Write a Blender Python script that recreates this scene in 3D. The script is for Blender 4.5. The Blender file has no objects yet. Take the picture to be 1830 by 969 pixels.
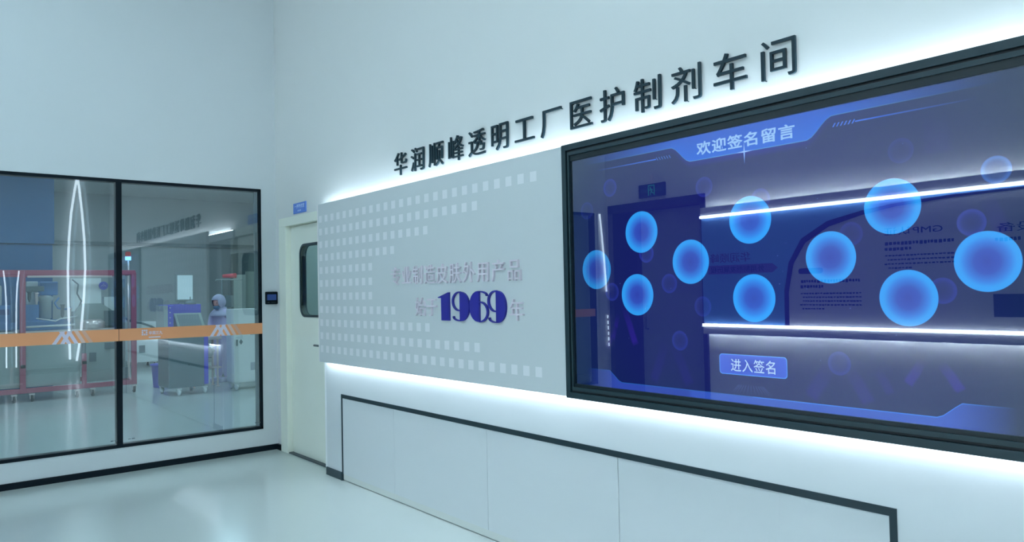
import bpy, bmesh, math, random
from mathutils import Vector, Matrix
random.seed(7)
SC = bpy.context.scene
COL = SC.collection
PI = math.pi

# ------------------------------------------------------------------ camera
cam_d = bpy.data.cameras.new('camera')
cam_d.sensor_width = 36.0
cam_d.lens = 1332.33 / 1830 * 36.0
cam_d.clip_start = 0.05
cam_d.clip_end = 100
cam = bpy.data.objects.new('camera', cam_d)
COL.objects.link(cam)
yaw, pitch, roll = map(math.radians, (39.26159, 1.55035, 1.15565))
fwd = Vector((math.sin(yaw) * math.cos(pitch), math.cos(yaw) * math.cos(pitch), math.sin(pitch)))
rgt = Vector((math.cos(yaw), -math.sin(yaw), 0))
dwn = fwd.cross(rgt)
r_ = math.cos(roll) * rgt + math.sin(roll) * dwn
d_ = -math.sin(roll) * rgt + math.cos(roll) * dwn
M3 = Matrix((r_, -d_, -fwd)).transposed()
cam.matrix_world = Matrix.Translation((0, 0, 1.48)) @ M3.to_4x4()
SC.camera = cam

# ------------------------------------------------------------------ world, exposure, light levels
SC.view_settings.view_transform = 'Standard'
SC.view_settings.look = 'None'
SC.view_settings.gamma = 1.0
SC.view_settings.use_curve_mapping = False
SC.view_settings.exposure = 0.0
SC.cycles.use_denoising = True
SC.cycles.max_bounces = 10
SC.cycles.diffuse_bounces = 5
SC.cycles.glossy_bounces = 5
SC.cycles.transparent_max_bounces = 16
SC.cycles.sample_clamp_indirect = 150.0
SC.cycles.caustics_reflective = False
SC.cycles.caustics_refractive = False
wd = bpy.data.worlds.new('world')
SC.world = wd
wd.use_nodes = True
wd.node_tree.nodes['Background'].inputs[0].default_value = (0.6, 0.9, 1, 1)
wd.node_tree.nodes['Background'].inputs[1].default_value = 0.02

TINT = (0.603, 0.866, 0.985)          # colour of the room lamps
LED_TINT = (0.70, 0.875, 1.0)
HALL_LAMP = 7.6                    # radiance of each ceiling panel added over the hall
PROD_LAMP = 12.0                    # of those added over the production room
CORR_LAMP = 9.0  # of the one added in the corridor
LED_TOP = 60.0
LED_BOT = 44.0
LED_TUBE = 15.0
LED_BOARD = 100.0
LED_ARC = 5.0

# ------------------------------------------------------------------ colour helpers
def lin1(c):
    c /= 255.0
    return c / 12.92 if c <= 0.04045 else ((c + 0.055) / 1.055) ** 2.4
def lin(r, g, b): return (lin1(r), lin1(g), lin1(b))
def seen(r, g, b, ref=(165, 193, 202), alb=0.78):
    """albedo of a surface that looks (r,g,b) where a white wall looks ref"""
    return tuple(min(0.95, lin1(a) / lin1(q) * alb) for a, q in zip((r, g, b), ref))
def seen_p(r, g, b): return seen(r, g, b, (135, 163, 174), 0.72)

# ------------------------------------------------------------------ materials
MATS = {}
def mat(name, col, rough=0.5, metal=0.0, spec=0.5, noise=0.0, nscale=8.0, bump=0.0, rvar=0.0, coat=0.0):
    if name in MATS: return MATS[name]
    m = bpy.data.materials.new(name); m.use_nodes = True
    nt = m.node_tree; b = nt.nodes['Principled BSDF']
    b.inputs['Base Color'].default_value = (*col, 1)
    b.inputs['Roughness'].default_value = rough
    b.inputs['Metallic'].default_value = metal
    b.inputs['Specular IOR Level'].default_value = spec
    b.inputs['Coat Weight'].default_value = coat
    b.inputs['Coat Roughness'].default_value = 0.08
    if noise or bump or rvar:
        tc = nt.nodes.new('ShaderNodeTexCoord')
        nz = nt.nodes.new('ShaderNodeTexNoise'); nz.inputs['Scale'].default_value = nscale
        nz.inputs['Detail'].default_value = 4
        nt.links.new(tc.outputs['Object'], nz.inputs['Vector'])
        if noise:
            mx = nt.nodes.new('ShaderNodeMix'); mx.data_type = 'RGBA'
            mx.inputs[6].default_value = (*[max(0, c * (1 - noise)) for c in col], 1)
            mx.inputs[7].default_value = (*[min(1, c * (1 + noise)) for c in col], 1)
            nt.links.new(nz.outputs['Fac'], mx.inputs[0])
            nt.links.new(mx.outputs[2], b.inputs['Base Color'])
        if rvar:
            mr = nt.nodes.new('ShaderNodeMapRange')
            mr.inputs[3].default_value = max(0, rough - rvar); mr.inputs[4].default_value = rough + rvar
            nt.links.new(nz.outputs['Fac'], mr.inputs[0]); nt.links.new(mr.outputs[0], b.inputs['Roughness'])
        if bump:
            bp = nt.nodes.new('ShaderNodeBump'); bp.inputs['Strength'].default_value = bump
            bp.inputs['Distance'].default_value = 0.01
            nt.links.new(nz.outputs['Fac'], bp.inputs['Height']); nt.links.new(bp.outputs[0], b.inputs['Normal'])
    MATS[name] = m
    return m
def emit(name, col, s):
    if name in MATS: return MATS[name]
    m = bpy.data.materials.new(name); m.use_nodes = True
    nt = m.node_tree; nt.nodes.clear()
    e = nt.nodes.new('ShaderNodeEmission'); o = nt.nodes.new('ShaderNodeOutputMaterial')
    e.inputs[0].default_value = (*col, 1); e.inputs[1].default_value = s
    nt.links.new(e.outputs[0], o.inputs[0])
    MATS[name] = m
    return m
def glass(name, tint, ior, rough=0.0):
    """clear sheet: reflects by Fresnel on the outer face, tints what is seen through"""
    if name in MATS: return MATS[name]
    m = bpy.data.materials.new(name); m.use_nodes = True
    nt = m.node_tree; nt.nodes.clear()
    o = nt.nodes.new('ShaderNodeOutputMaterial'); mx = nt.nodes.new('ShaderNodeMixShader')
    t = nt.nodes.new('ShaderNodeBsdfTransparent'); g = nt.nodes.new('ShaderNodeBsdfGlossy')
    f = nt.nodes.new('ShaderNodeFresnel'); ge = nt.nodes.new('ShaderNodeNewGeometry')
    iv = nt.nodes.new('ShaderNodeMath'); iv.operation = 'SUBTRACT'; iv.inputs[0].default_value = 1
    ml = nt.nodes.new('ShaderNodeMath'); ml.operation = 'MULTIPLY'
    t.inputs[0].default_value = (*[c ** 0.5 for c in tint], 1)
    g.inputs[0].default_value = (1, 1, 1, 1); g.inputs['Roughness'].default_value = rough
    f.inputs[0].default_value = ior
    nt.links.new(ge.outputs['Backfacing'], iv.inputs[1])
    nt.links.new(f.outputs[0], ml.inputs[0]); nt.links.new(iv.outputs[0], ml.inputs[1])
    nt.links.new(ml.outputs[0], mx.inputs[0]); nt.links.new(t.outputs[0], mx.inputs[1])
    nt.links.new(g.outputs[0], mx.inputs[2]); nt.links.new(mx.outputs[0], o.inputs[0])
    MATS[name] = m
    return m
def emit_attr(name):
    m = bpy.data.materials.new(name); m.use_nodes = True
    nt = m.node_tree; nt.nodes.clear()
    e = nt.nodes.new('ShaderNodeEmission'); o = nt.nodes.new('ShaderNodeOutputMaterial')
    a = nt.nodes.new('ShaderNodeAttribute'); a.attribute_name = 'picture'
    nt.links.new(a.outputs['Color'], e.inputs[0]); nt.links.new(e.outputs[0], o.inputs[0])
    return m

WALL = mat('wall_paint', seen(165, 193, 200), 0.34, noise=0.015, nscale=1.2)
WALL2 = mat('window_wall_paint', seen(155, 185, 195), 0.4, noise=0.015, nscale=1.0)
DOORW = mat('door_cream_paint', seen(175, 206, 204), 0.4, noise=0.01, nscale=3)
BASEW = mat('dado_white_laminate', seen(158, 187, 197), 0.35, noise=0.01, nscale=2)
FLOOR = mat('floor_epoxy', seen(143, 173, 178), 0.16, spec=0.5, noise=0.03, nscale=0.8, rvar=0.05)
CEIL = mat('ceiling_white', (0.75, 0.77, 0.77), 0.8, noise=0.02)
PANELM = mat('panel_pale_grey', seen(151, 180, 189), 0.42, noise=0.01, nscale=2)
DOTM = mat('panel_dot_white', seen(168, 196, 207), 0.45)
PANEDGE = mat('panel_edge_white', seen(180, 205, 213), 0.4)
BLACK = mat('black_trim', (0.002, 0.008, 0.014), 0.45, spec=0.18)
DARKFR = mat('dark_anodised_frame', (0.014, 0.037, 0.048), 0.35, metal=0.0, spec=0.5, noise=0.05, nscale=3)
DARKFR2 = mat('dark_frame_groove', (0.002, 0.007, 0.012), 0.45)
LETTER = mat('letter_black', (0.011, 0.033, 0.047), 0.45, spec=0.3, noise=0.05, nscale=10)
LETW = mat('letter_white', seen(162, 181, 197), 0.5)
LETB = mat('letter_blue', (0.022, 0.022, 0.30), 0.35, noise=0.05, nscale=6)
STRIPE = mat('stripe_orange', seen(178, 140, 102), 0.6, noise=0.02, nscale=6)
STW1 = mat('stripe_mark_white', seen(164, 182, 205), 0.6)
STW2 = mat('stripe_mark_grey', seen(170, 168, 164), 0.6)
STW3 = mat('stripe_mark_faint', seen(168, 152, 136), 0.6)
GLASS1 = glass('window_glass', (0.80, 0.91, 0.95), 2.3)
GLASS2 = glass('window_glass_inner', (0.94, 0.97, 0.98), 1.38)
COVER = glass('screen_glass', (0.97, 0.98, 1.0), 2.05)
STEEL = mat('steel', seen_p(150, 165, 172), 0.3, metal=0.7, noise=0.05, nscale=5)
CHROME = mat('handle_steel', (0.35, 0.4, 0.42), 0.25, metal=1.0, noise=0.03)
LEDT = emit('led_strip_top', LED_TINT, LED_TOP)
LEDB = emit('led_strip_bottom', LED_TINT, LED_BOT)
LEDTUBE = emit('led_tube', LED_TINT, LED_TUBE)
LEDBOARD = emit('led_board_strip', LED_TINT, LED_BOARD)
LEDARC = emit('led_arc', LED_TINT, LED_ARC)

# ------------------------------------------------------------------ mesh helpers
def new(): return bmesh.new()
def box(bm, x0, x1, y0, y1, z0, z1, mi=0, bev=0.0):
    r = bmesh.ops.create_cube(bm, size=1.0)
    vs = r['verts']
    for v in vs:
        v.co = Vector(((x0 + x1) / 2 + v.co.x * (x1 - x0), (y0 + y1) / 2 + v.co.y * (y1 - y0), (z0 + z1) / 2 + v.co.z * (z1 - z0)))
    fs = list({f for v in vs for f in v.link_faces})
    for f in fs: f.material_index = mi
    if bev > 0:
        es = list({e for v in vs for e in v.link_edges})
        rr = bmesh.ops.bevel(bm, geom=es, offset=bev, segments=2, affect='EDGES', profile=0.7)
        for f in rr['faces']: f.material_index = mi
    return bm
def frame_of(d):
    d = d.normalized()
    a = Vector((0, 0, 1)) if abs(d.z) < 0.9 else Vector((1, 0, 0))
    u = d.cross(a).normalized(); return u, d.cross(u).normalized()
def tube(bm, pts, r, seg=10, mi=0, closed=False, taper=None):
    pts = [Vector(p) for p in pts]; rings = []
    n = len(pts)
    u = None
    for i, p in enumerate(pts):
        d = (pts[min(i + 1, n - 1)] - pts[max(i - 1, 0)])
        if closed: d = pts[(i + 1) % n] - pts[i - 1]
        if u is None: u, v = frame_of(d)
        else:
            dn = d.normalized(); u = (u - dn * u.dot(dn)).normalized(); v = dn.cross(u)
        rr = r if taper is None else taper[i]
        rings.append([bm.verts.new(p + (u * math.cos(2 * PI * k / seg) + v * math.sin(2 * PI * k / seg)) * rr) for k in range(seg)])
    m = n if closed else n - 1
    for i in range(m):
        a, b = rings[i], rings[(i + 1) % n]
        for k in range(seg):
            f = bm.faces.new((a[k], a[(k + 1) % seg], b[(k + 1) % seg], b[k])); f.material_index = mi; f.smooth = True
    if not closed:
        f = bm.faces.new(list(reversed(rings[0]))); f.material_index = mi
        f = bm.faces.new(rings[-1]); f.material_index = mi
    return bm
def lathe(bm, prof, c, seg=24, mi=0, axis='Z'):
    rings = []
    for (r, h) in prof:
        ring = []
        for k in range(seg):
            a = 2 * PI * k / seg
            if axis == 'Z': p = Vector((c[0] + r * math.cos(a), c[1] + r * math.sin(a), c[2] + h))
            elif axis == 'Y': p = Vector((c[0] + r * math.cos(a), c[1] + h, c[2] - r * math.sin(a)))
            else: p = Vector((c[0] + h, c[1] + r * math.cos(a), c[2] + r * math.sin(a)))
            ring.append(bm.verts.new(p))
        rings.append(ring)
    for a, b in zip(rings, rings[1:]):
        for k in range(seg):
            f = bm.faces.new((a[k], a[(k + 1) % seg], b[(k + 1) % seg], b[k])); f.material_index = mi; f.smooth = True
    f = bm.faces.new(list(reversed(rings[0]))); f.material_index = mi
    f = bm.faces.new(rings[-1]); f.material_index = mi
    return bm
def ellipsoid(bm, c, rx, ry, rz, mi=0, u=20, v=12):
    r = bmesh.ops.create_uvsphere(bm, u_segments=u, v_segments=v, radius=1)
    for w in r['verts']:
        w.co = Vector((c[0] + w.co.x * rx, c[1] + w.co.y * ry, c[2] + w.co.z * rz))
    for f in {f for w in r['verts'] for f in w.link_faces}: f.smooth = True; f.material_index = mi
    return r['verts']
def prism(bm, pts, M, d0, d1, mi=0):
    """polygon pts in the local plane of M, from depth d0 to d1"""
    a = [bm.verts.new(M @ Vector((p[0], p[1], d0))) for p in pts]
    b = [bm.verts.new(M @ Vector((p[0], p[1], d1))) for p in pts]
    f = bm.faces.new(b); f.material_index = mi
    f = bm.faces.new(list(reversed(a))); f.material_index = mi
    n = len(pts)
    for i in range(n):
        f = bm.faces.new((a[i], a[(i + 1) % n], b[(i + 1) % n], b[i])); f.material_index = mi
    return bm
# local planes: x to the right, y up, z toward the viewer
def on_right(x, y, z):   return Matrix(((0, 0, -1, x), (-1, 0, 0, y), (0, 1, 0, z), (0, 0, 0, 1)))    # wall seen looking +X
def on_back(x, y, z):    return Matrix(((1, 0, 0, x), (0, 0, -1, y), (0, 1, 0, z), (0, 0, 0, 1)))     # wall seen looking +Y
def on_left(x, y, z):    return Matrix(((0, 0, 1, x), (1, 0, 0, y), (0, 1, 0, z), (0, 0, 0, 1)))      # wall seen looking -X

def obj(name, bm, m, parent=None, fixn=True):
    if fixn: bmesh.ops.recalc_face_normals(bm, faces=bm.faces)
    me = bpy.data.meshes.new(name)
    if parent is not None:
        p = parent
        off = Vector((0, 0, 0))
        while p is not None:
            off += Vector(p.location); p = p.parent
        bmesh.ops.translate(bm, verts=bm.verts, vec=-off)
    bm.to_mesh(me); bm.free()
    for mm in (m if isinstance(m, (list, tuple)) else [m]): me.materials.append(mm)
    o = bpy.data.objects.new(name, me); COL.objects.link(o)
    if parent is not None: o.parent = parent
    return o
def thing(name, label, cat, loc, group=None):
    o = bpy.data.objects.new(name, None); COL.objects.link(o)
    o.empty_display_size = 0.1
    o.location = loc; o['label'] = label; o['category'] = cat
    if group: o['group'] = group
    return o
def tag(o, label, cat, group=None):
    o['label'] = label; o['category'] = cat
    if group: o['group'] = group
    return o
def struct(name, bm, m, parent=None, label=None):
    o = obj(name, bm, m, parent)
    if parent is None: o['kind'] = 'structure'
    if label: o['label'] = label
    return o
def set_struct(name, loc, label=None):
    o = bpy.data.objects.new(name, None); COL.objects.link(o); o.location = loc
    o['kind'] = 'structure'; o.empty_display_size = 0.1
    if label: o['label'] = label
    return o
_tc = {}
def glyphs(text, extrude=0.0, offset=0.0, res=3, spacing=1.0):
    """verts, faces of a text at em size 1"""
    key = (text, extrude, offset, res, spacing)
    if key in _tc: return _tc[key]
    c = bpy.data.curves.new('text', 'FONT'); c.body = text; c.size = 1.0
    c.extrude = extrude; c.offset = offset; c.resolution_u = res; c.space_character = spacing
    o = bpy.data.objects.new('text', c); COL.objects.link(o)
    dg = bpy.context.evaluated_depsgraph_get(); dg.update()
    me = bpy.data.meshes.new_from_object(o.evaluated_get(dg))
    vs = [tuple(v.co) for v in me.vertices]; fs = [tuple(p.vertices) for p in me.polygons]
    bpy.data.objects.remove(o); bpy.data.curves.remove(c); bpy.data.meshes.remove(me)
    _tc[key] = (vs, fs)
    return vs, fs
def put_text(bm, text, M, sx, sy, depth, offset=0.0, mi=0, x0=0.0, y0=0.0, spacing=1.0, z0=0.0, fit=None):
    vs, fs = glyphs(text, 0.5, offset, 3, spacing)
    if fit:   # (x, y, w, h) box to fill
        xs = [v[0] for v in vs]; ys = [v[1] for v in vs]
        sx = fit[2] / (max(xs) - min(xs)); sy = fit[3] / (max(ys) - min(ys))
        x0 = fit[0] - min(xs) * sx; y0 = fit[1] - min(ys) * sy
    bv = [bm.verts.new(M @ Vector((x0 + v[0] * sx, y0 + v[1] * sy, z0 + (v[2] + 0.5) * depth))) for v in vs]
    for f in fs:
        try:
            q = bm.faces.new([bv[i] for i in f]); q.material_index = mi
        except ValueError: pass
    return bm

# ================================================================== THE HALL
XW, YB = 2.82, 7.08            # right wall plane, window wall plane
bm = new(); box(bm, -5, 8, -3.7, 19.5, -0.12, 0); struct('floor', bm, FLOOR)
bm = new(); box(bm, -2.5, 3.7, -3.6, 7.2, 5.0, 5.1); struct('ceiling', bm, CEIL)

# right wall with the door opening, and where it steps back beyond the frame
bm = new()
box(bm, XW, XW + .15, 6.90, YB, 0, 5); box(bm, XW, XW + .15, 5.86, 6.90, 2.16, 5); box(bm, XW, XW + .15, -.25, 5.86, 0, 5)
box(bm, XW + .15, 3.5, -.25, -.12, 0, 5); box(bm, 3.4, 3.55, -3.5, -.25, 0, 5)
struct('wall_right', bm, WALL)
# window wall
WX0, WX1, WZ0, WZ1 = -2.06, 2.672, .212, 2.512
bm = new()
box(bm, -2.45, XW + .15, YB, YB + .14, 0, WZ0); box(bm, -2.45, XW + .15, YB, YB + .14, WZ1, 5)
box(bm, WX1, XW + .15, YB, YB + .14, WZ0, WZ1); box(bm, -2.45, WX0, YB, YB + .14, WZ0, WZ1)
box(bm, XW + .15, 8, YB, YB + .14, 0, 4); box(bm, -5, -2.45, YB, YB + .14, 0, 4)
struct('wall_back', bm, WALL2)
# opposite wall with the tall portal, seen only as a reflection in the screen
XO = -2.29
bm = new()
box(bm, XO - .15, XO, 7.0, YB, 0, 5); box(bm, XO - .15, XO, 5.46, 7.0, 2.6, 5); box(bm, XO - .15, XO, -3.6, 5.46, 0, 5)
struct('wall_left', bm, WALL)
ENDW = mat('end_wall_paint', seen(150, 180, 188), 0.6, noise=0.03)
bm = new(); box(bm, -2.45, 3.55, -3.6, -3.45, 0, 5); struct('wall_front', bm, ENDW)

# unseen ceiling lamps, added to light the hall
DIFF = emit('added_diffuser_hall', TINT, HALL_LAMP)
LFR = mat('lamp_frame', (0.7, 0.7, 0.7), 0.4, noise=0.01)
def added_ceiling_lamp(x, y, z, w, l, dm, label, group):
    t = thing('added_ceiling_lamp', label, 'lamp', (x, y, z), group)
    b = new()
    for (a0, a1, b0, b1) in ((x - w / 2 - .03, x + w / 2 + .03, y - l / 2 - .03, y - l / 2), (x - w / 2 - .03, x + w / 2 + .03, y + l / 2, y + l / 2 + .03),
                             (x - w / 2 - .03, x - w / 2, y - l / 2, y + l / 2), (x + w / 2, x + w / 2 + .03, y - l / 2, y + l / 2)):
        box(b, a0, a1, b0, b1, z - .05, z)
    obj('lamp_frame', b, LFR, t)
    b = new(); box(b, x - w / 2, x + w / 2, y - l / 2, y + l / 2, z - .04, z - .005); obj('diffuser', b, dm, t)
for lx in (-1.7, -.4):
    for ly in (-2.0, .5, 3.0, 5.5):
        added_ceiling_lamp(lx, ly, 5.0, .6, 1.2, DIFF, 'added unseen white square ceiling lamp with a glowing diffuser high above the hall', 'added ceiling lamps of the hall')

# black skirting below the window, with its return to the door
bm = new()
box(bm, -2.29, XW, YB - .015, YB, 0, .052, bev=.003)
box(bm, XW - .022, XW, 6.975, YB - .015, 0, .052, bev=.003)
struct('baseboard_back', bm, BLACK)

# ---- window: frame, mullions, panes, orange strip with its marks
win = set_struct('window_1', (0.25, YB, WZ0), 'long black-framed interior window looking into the production room')
bm = new()
F = .026
box(bm, WX0, WX1, YB - .006, YB + .09, WZ1 - F, WZ1); box(bm, WX0, WX1, YB - .006, YB + .09, WZ0, WZ0 + F)
box(bm, WX1 - F + .006, WX1, YB - .006, YB + .09, WZ0, WZ1); box(bm, WX0, WX0 + F, YB - .006, YB + .09, WZ0, WZ1)
obj('window_frame', bm, BLACK, win)
mull = [1.436, .214, -1.008]
for mxx in mull:
    bm = new(); box(bm, mxx - .022, mxx + .022, YB - .004, YB + .09, WZ0 + F, WZ1 - F, bev=.003); obj('mullion', bm, BLACK, win)
edges = [WX0 + F] + [m for m in reversed(mull)] + [WX1 - F]
GY = YB + .012
for a, b in zip(edges, edges[1:]):
    a2 = a + (.022 if a in mull else 0); b2 = b - (.022 if b in mull else 0)
    bm = new(); box(bm, a2, b2, GY, GY + .006, WZ0 + F, WZ1 - F); obj('glass_pane', bm, GLASS1, win)
    bm = new(); box(bm, a2, b2, GY + .06, GY + .066, WZ0 + F, WZ1 - F)
    bmesh.ops.rotate(bm, verts=bm.verts, cent=((a2 + b2) / 2, GY + .063, 1.3), matrix=Matrix.Rotation(math.radians(-.3), 3, 'Z'))
    obj('inner_glass_pane', bm, GLASS2, win)
# clear grey gasket strip beside the right jamb
bm = new(); box(bm, WX1 - F - .025, WX1 - F + .004, YB + .03, YB + .055, WZ0 + F, WZ1 - F)
obj('gasket', bm, mat('gasket_grey', seen(90, 115, 125), .5, noise=.02), win)
SZ0, SZ1 = 1.121, 1.224
MB_ = on_back(0, GY, 0)
strips = []
for a, b in ((1.431, 2.672), (.214, 1.427), (-1.008, .210), (WX0 + F, -1.012)):
    bm = new(); box(bm, a, b, YB - .0085, YB - .0065, SZ0, SZ1)
    s = obj('orange_strip', bm, STRIPE, win); strips.append((a, b, s))
MS = on_back(0, YB - .0085, 0)
def chevrons(x0, par):
    h = SZ1 - SZ0; w = .030; k = .068
    def stroke(xb, xt, mm, nm, z):
        b = new(); prism(b, [(xb, SZ0), (xb + w, SZ0), (xt + w, SZ1), (xt, SZ1)], MS, .0002 + z, .0008 + z); return b
    white = new()
    for i, (xb, xt) in enumerate(((0, .066), (.058, .116), (.108, .050), (.160, .104))):
        prism(white, [(x0 + xb, SZ0), (x0 + xb + w, SZ0), (x0 + xt + w, SZ1), (x0 + xt, SZ1)], MS, .0002, .0010 - .0001 * i)
    obj('chevron_mark', white, STW1, par)
    b = new(); prism(b, [(x0 + .214, SZ0), (x0 + .214 + w, SZ0), (x0 + .157 + w, SZ1), (x0 + .157, SZ1)], MS, .0002, .0005); obj('chevron_mark', b, STW2, par)
    b = new(); prism(b, [(x0 + .268, SZ0), (x0 + .268 + w, SZ0), (x0 + .207 + w, SZ1), (x0 + .207, SZ1)], MS, .0002, .0004); obj('chevron_mark', b, STW3, par)
for a, b, s in strips[:3]:
    chevrons(b - .49, s)
a, b, s = strips[0]
bm = new()
for i in range(3):
    for j in range(3):
        if (i, j) != (1, 1): box(bm, 1.608 + i * .0165, 1.621 + i * .0165, YB - .0092, YB - .0086, 1.160 + j * .0175, 1.174 + j * .0175)
put_text(bm, '华润三九', MS, 1, 1, .0006, .02, fit=(1.665, 1.163, .112, .032))
box(bm, 1.665, 1.760, YB - .0092, YB - .0086, 1.136, 1.146)
obj('strip_logo', bm, STW1, s)
# small printed marks at the foot of the panes
bm = new()
for xx in (1.365, 1.50, 2.60, 1.395, 1.53, 2.63):
    box(bm, xx, xx + .022, GY - .001, GY - .0002, .272, .279)
obj('glass_stamp', bm, mat('stamp_grey', seen(70, 95, 105), .6), win)

# ---- access terminal on the pier between window and door
t = thing('access_terminal', 'small black access terminal with a dim screen on the pier between window and door', 'access terminal', (2.762, YB, 1.40))
bm = new(); box(bm, 2.702, 2.822, YB - .026, YB, 1.400, 1.522, bev=.012); obj('terminal_body', bm, BLACK, t)
bm = new(); box(bm, 2.716, 2.806, YB - .0275, YB - .0262, 1.440, 1.496); obj('terminal_screen', bm, emit('terminal_screen', (0.02, 0.05, 0.16), 1.0), t)
bm = new(); lathe(bm, [(.004, -.0012), (.004, 0)], (2.768, YB - .0262, 1.509), 12, axis='Y'); lathe(bm, [(.003, -.0012), (.003, 0)], (2.748, YB - .0262, 1.509), 12, axis='Y')
obj('terminal_camera', bm, mat('lens_grey', (.03, .05, .06), .2, noise=.01), t)
bm = new(); box(bm, 2.718, 2.738, YB - .0272, YB - .0262, 1.416, 1.421); box(bm, 2.756, 2.80, YB - .0272, YB - .0262, 1.417, 1.4195)
obj('terminal_mark', bm, mat('mark_grey', (.06, .09, .1), .5, noise=.01), t)

# ---- cream door at the corner
dr = set_struct('door_1', (XW, 6.4, 0), 'cream metal door with a rounded vision window beside the grey panel')
bm = new()
box(bm, XW - .022, XW + .10, 6.80, 6.955, 0, 2.135, bev=.004)
box(bm, XW - .022, XW + .10, 5.80, 6.955, 2.135, 2.216, bev=.004)
box(bm, XW - .022, XW + .10, 5.86, 5.93, 0, 2.135, bev=.004)
obj('door_frame', bm, DOORW, dr)
# leaf with rounded opening
LX = XW + .03
def rrect(y0, y1, z0, z1, r, n=6):
    pts = []
    for cy, cz, a0 in ((y1 - r, z1 - r, 0), (y0 + r, z1 - r, 90), (y0 + r, z0 + r, 180), (y1 - r, z0 + r, 270)):
        for k in range(n + 1):
            a = math.radians(a0 + 90 * k / n); pts.append((cy + r * math.cos(a), cz + r * math.sin(a)))
    return pts
def plate_with_hole(bm, x0, x1, outer, inner, mi=0):
    """both outlines have the same point count, running the same way"""
    n = len(inner); rings = []
    for x in (x0, x1):
        rings.append(([bm.verts.new((x, p[0], p[1])) for p in outer], [bm.verts.new((x, p[0], p[1])) for p in inner]))
    for i in range(n):
        j = (i + 1) % n
        for (o_, n_) in rings: bm.faces.new((o_[i], o_[j], n_[j], n_[i])).material_index = mi
        bm.faces.new((rings[0][0][i], rings[0][0][j], rings[1][0][j], rings[1][0][i])).material_index = mi
        bm.faces.new((rings[0][1][i], rings[0][1][j], rings[1][1][j], rings[1][1][i])).material_index = mi
    return bm
vin = rrect(6.10, 6.57, 1.30, 1.935, .09)
vout = rrect(6.10 - .018, 6.57 + .018, 1.30 - .018, 1.935 + .018, .10)
def to_rect(pts, y0, y1, z0, z1):
    cy, cz = (y0 + y1) / 2, (z0 + z1) / 2; icy = (6.10 + 6.57) / 2; icz = (1.30 + 1.935) / 2; out = []
    for y, z in pts:
        u, w = (y - icy) / .235, (z - icz) / .3175
        s = 1 / max(abs(u), abs(w)); out.append((cy + u * s * (y1 - y0) / 2, cz + w * s * (z1 - z0) / 2))
    return out
bm = new(); plate_with_hole(bm, LX, LX + .045, to_rect(vin, 5.935, 6.795, .012, 2.128), vin)
leaf = obj('door_leaf', bm, DOORW, dr)
bm = new(); plate_with_hole(bm, LX - .008, LX + .053, vout, vin)
obj('vision_frame', bm, mat('vision_frame_dark', (.02, .04, .05), .4, noise=.02), leaf)
bm = new()
for xg in (LX + .004, LX + .036):
    prism(bm, vin, Matrix(((0, 0, 1, 0), (1, 0, 0, 0), (0, 1, 0, 0), (0, 0, 0, 1))), xg, xg + .004)
obj('vision_glass', bm, glass('door_glass', (.78, .88, .86), 1.5), leaf)
bm = new()
tube(bm, [(LX, 6.045, 1.04), (LX - .055, 6.045, 1.04), (LX - .06, 6.06, 1.04), (LX - .06, 6.17, 1.04)], .010, 10)
lathe(bm, [(.026, -.012), (.026, 0)], (LX, 6.045, 1.04), 18, axis='X')
obj('door_handle', bm, CHROME, leaf)
bm = new(); box(bm, XW - .01, XW + .05, 5.93, 6.80, 0, .011); obj('threshold', bm, mat('threshold_dark', (.05, .07, .08), .5, noise=.02), dr)
# corridor behind it
bm = new(); box(bm, 4.6, 4.7, 4.9, YB, 0, 2.8); box(bm, XW + .15, 4.7, 4.8, 4.9, 0, 2.8); box(bm, XW + .15, 4.7, 4.9, YB, 2.8, 2.9)
struct('wall_corridor', bm, mat('corridor_paint', seen(135, 165, 160), .5, noise=.02))
added_ceiling_lamp(3.7, 6.1, 2.8, .5, .9, emit('added_diffuser_corridor', TINT, CORR_LAMP), 'added unseen ceiling lamp in the narrow corridor behind the cream door', None)  # out of sight, added to brighten the corridor
# grey-green lockers seen through the vision window
t = thing('locker', 'grey green locker standing in the corridor behind the door window', 'locker', (4.3, 6.3, 0))
bm = new(); box(bm, 4.1, 4.55, 5.9, 6.9, .06, 2.0, bev=.006); box(bm, 4.13, 4.52, 5.93, 6.87, 0, .06); obj('locker_body', bm, mat('locker_green', seen(120, 150, 140), .5, noise=.02), t)
for q in range(3):
    bm = new(); box(bm, 4.085, 4.10, 5.91 + q * .33, 6.225 + q * .33, .1, 1.97, bev=.004); obj('locker_door', bm, MATS['locker_green'], t)

# ---- sign over the door
t = thing('door_sign', 'small blue sign plate with pale lettering over the cream door', 'sign', (XW, 6.5, 2.235))
bm = new(); box(bm, XW - .008, XW, 6.362, 6.638, 2.236, 2.332, bev=.002); obj('sign_plate', bm, mat('sign_blue', seen(70, 115, 195), .4, noise=.02), t)
MR = on_right(XW - .008, 6.638, 2.236)
bm = new(); put_text(bm, '一更更衣室', MR, 1, 1, .001, .01, fit=(.03, .046, .216, .038)); put_text(bm, 'ROOM', MR, 1, 1, .001, .0, fit=(.10, .016, .07, .015)); obj('sign_text', bm, mat('sign_text_pale', seen(150, 190, 225), .5), t)

# ---- base wall (dado box) with black outline and access panels
bm = new()
box(bm, 2.74, XW, 0.25, 5.79, 0, 2.10)
struct('wall_dado', bm, BASEW)
bm = new(); box(bm, 2.722, XW, 5.79, 5.826, 0, .985, bev=.004); struct('trim_1', bm, mat('corner_trim_white', seen(190, 214, 222), .35, noise=.01))
TY0, TY1, TZ = 1.207, 5.518, .684
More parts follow.
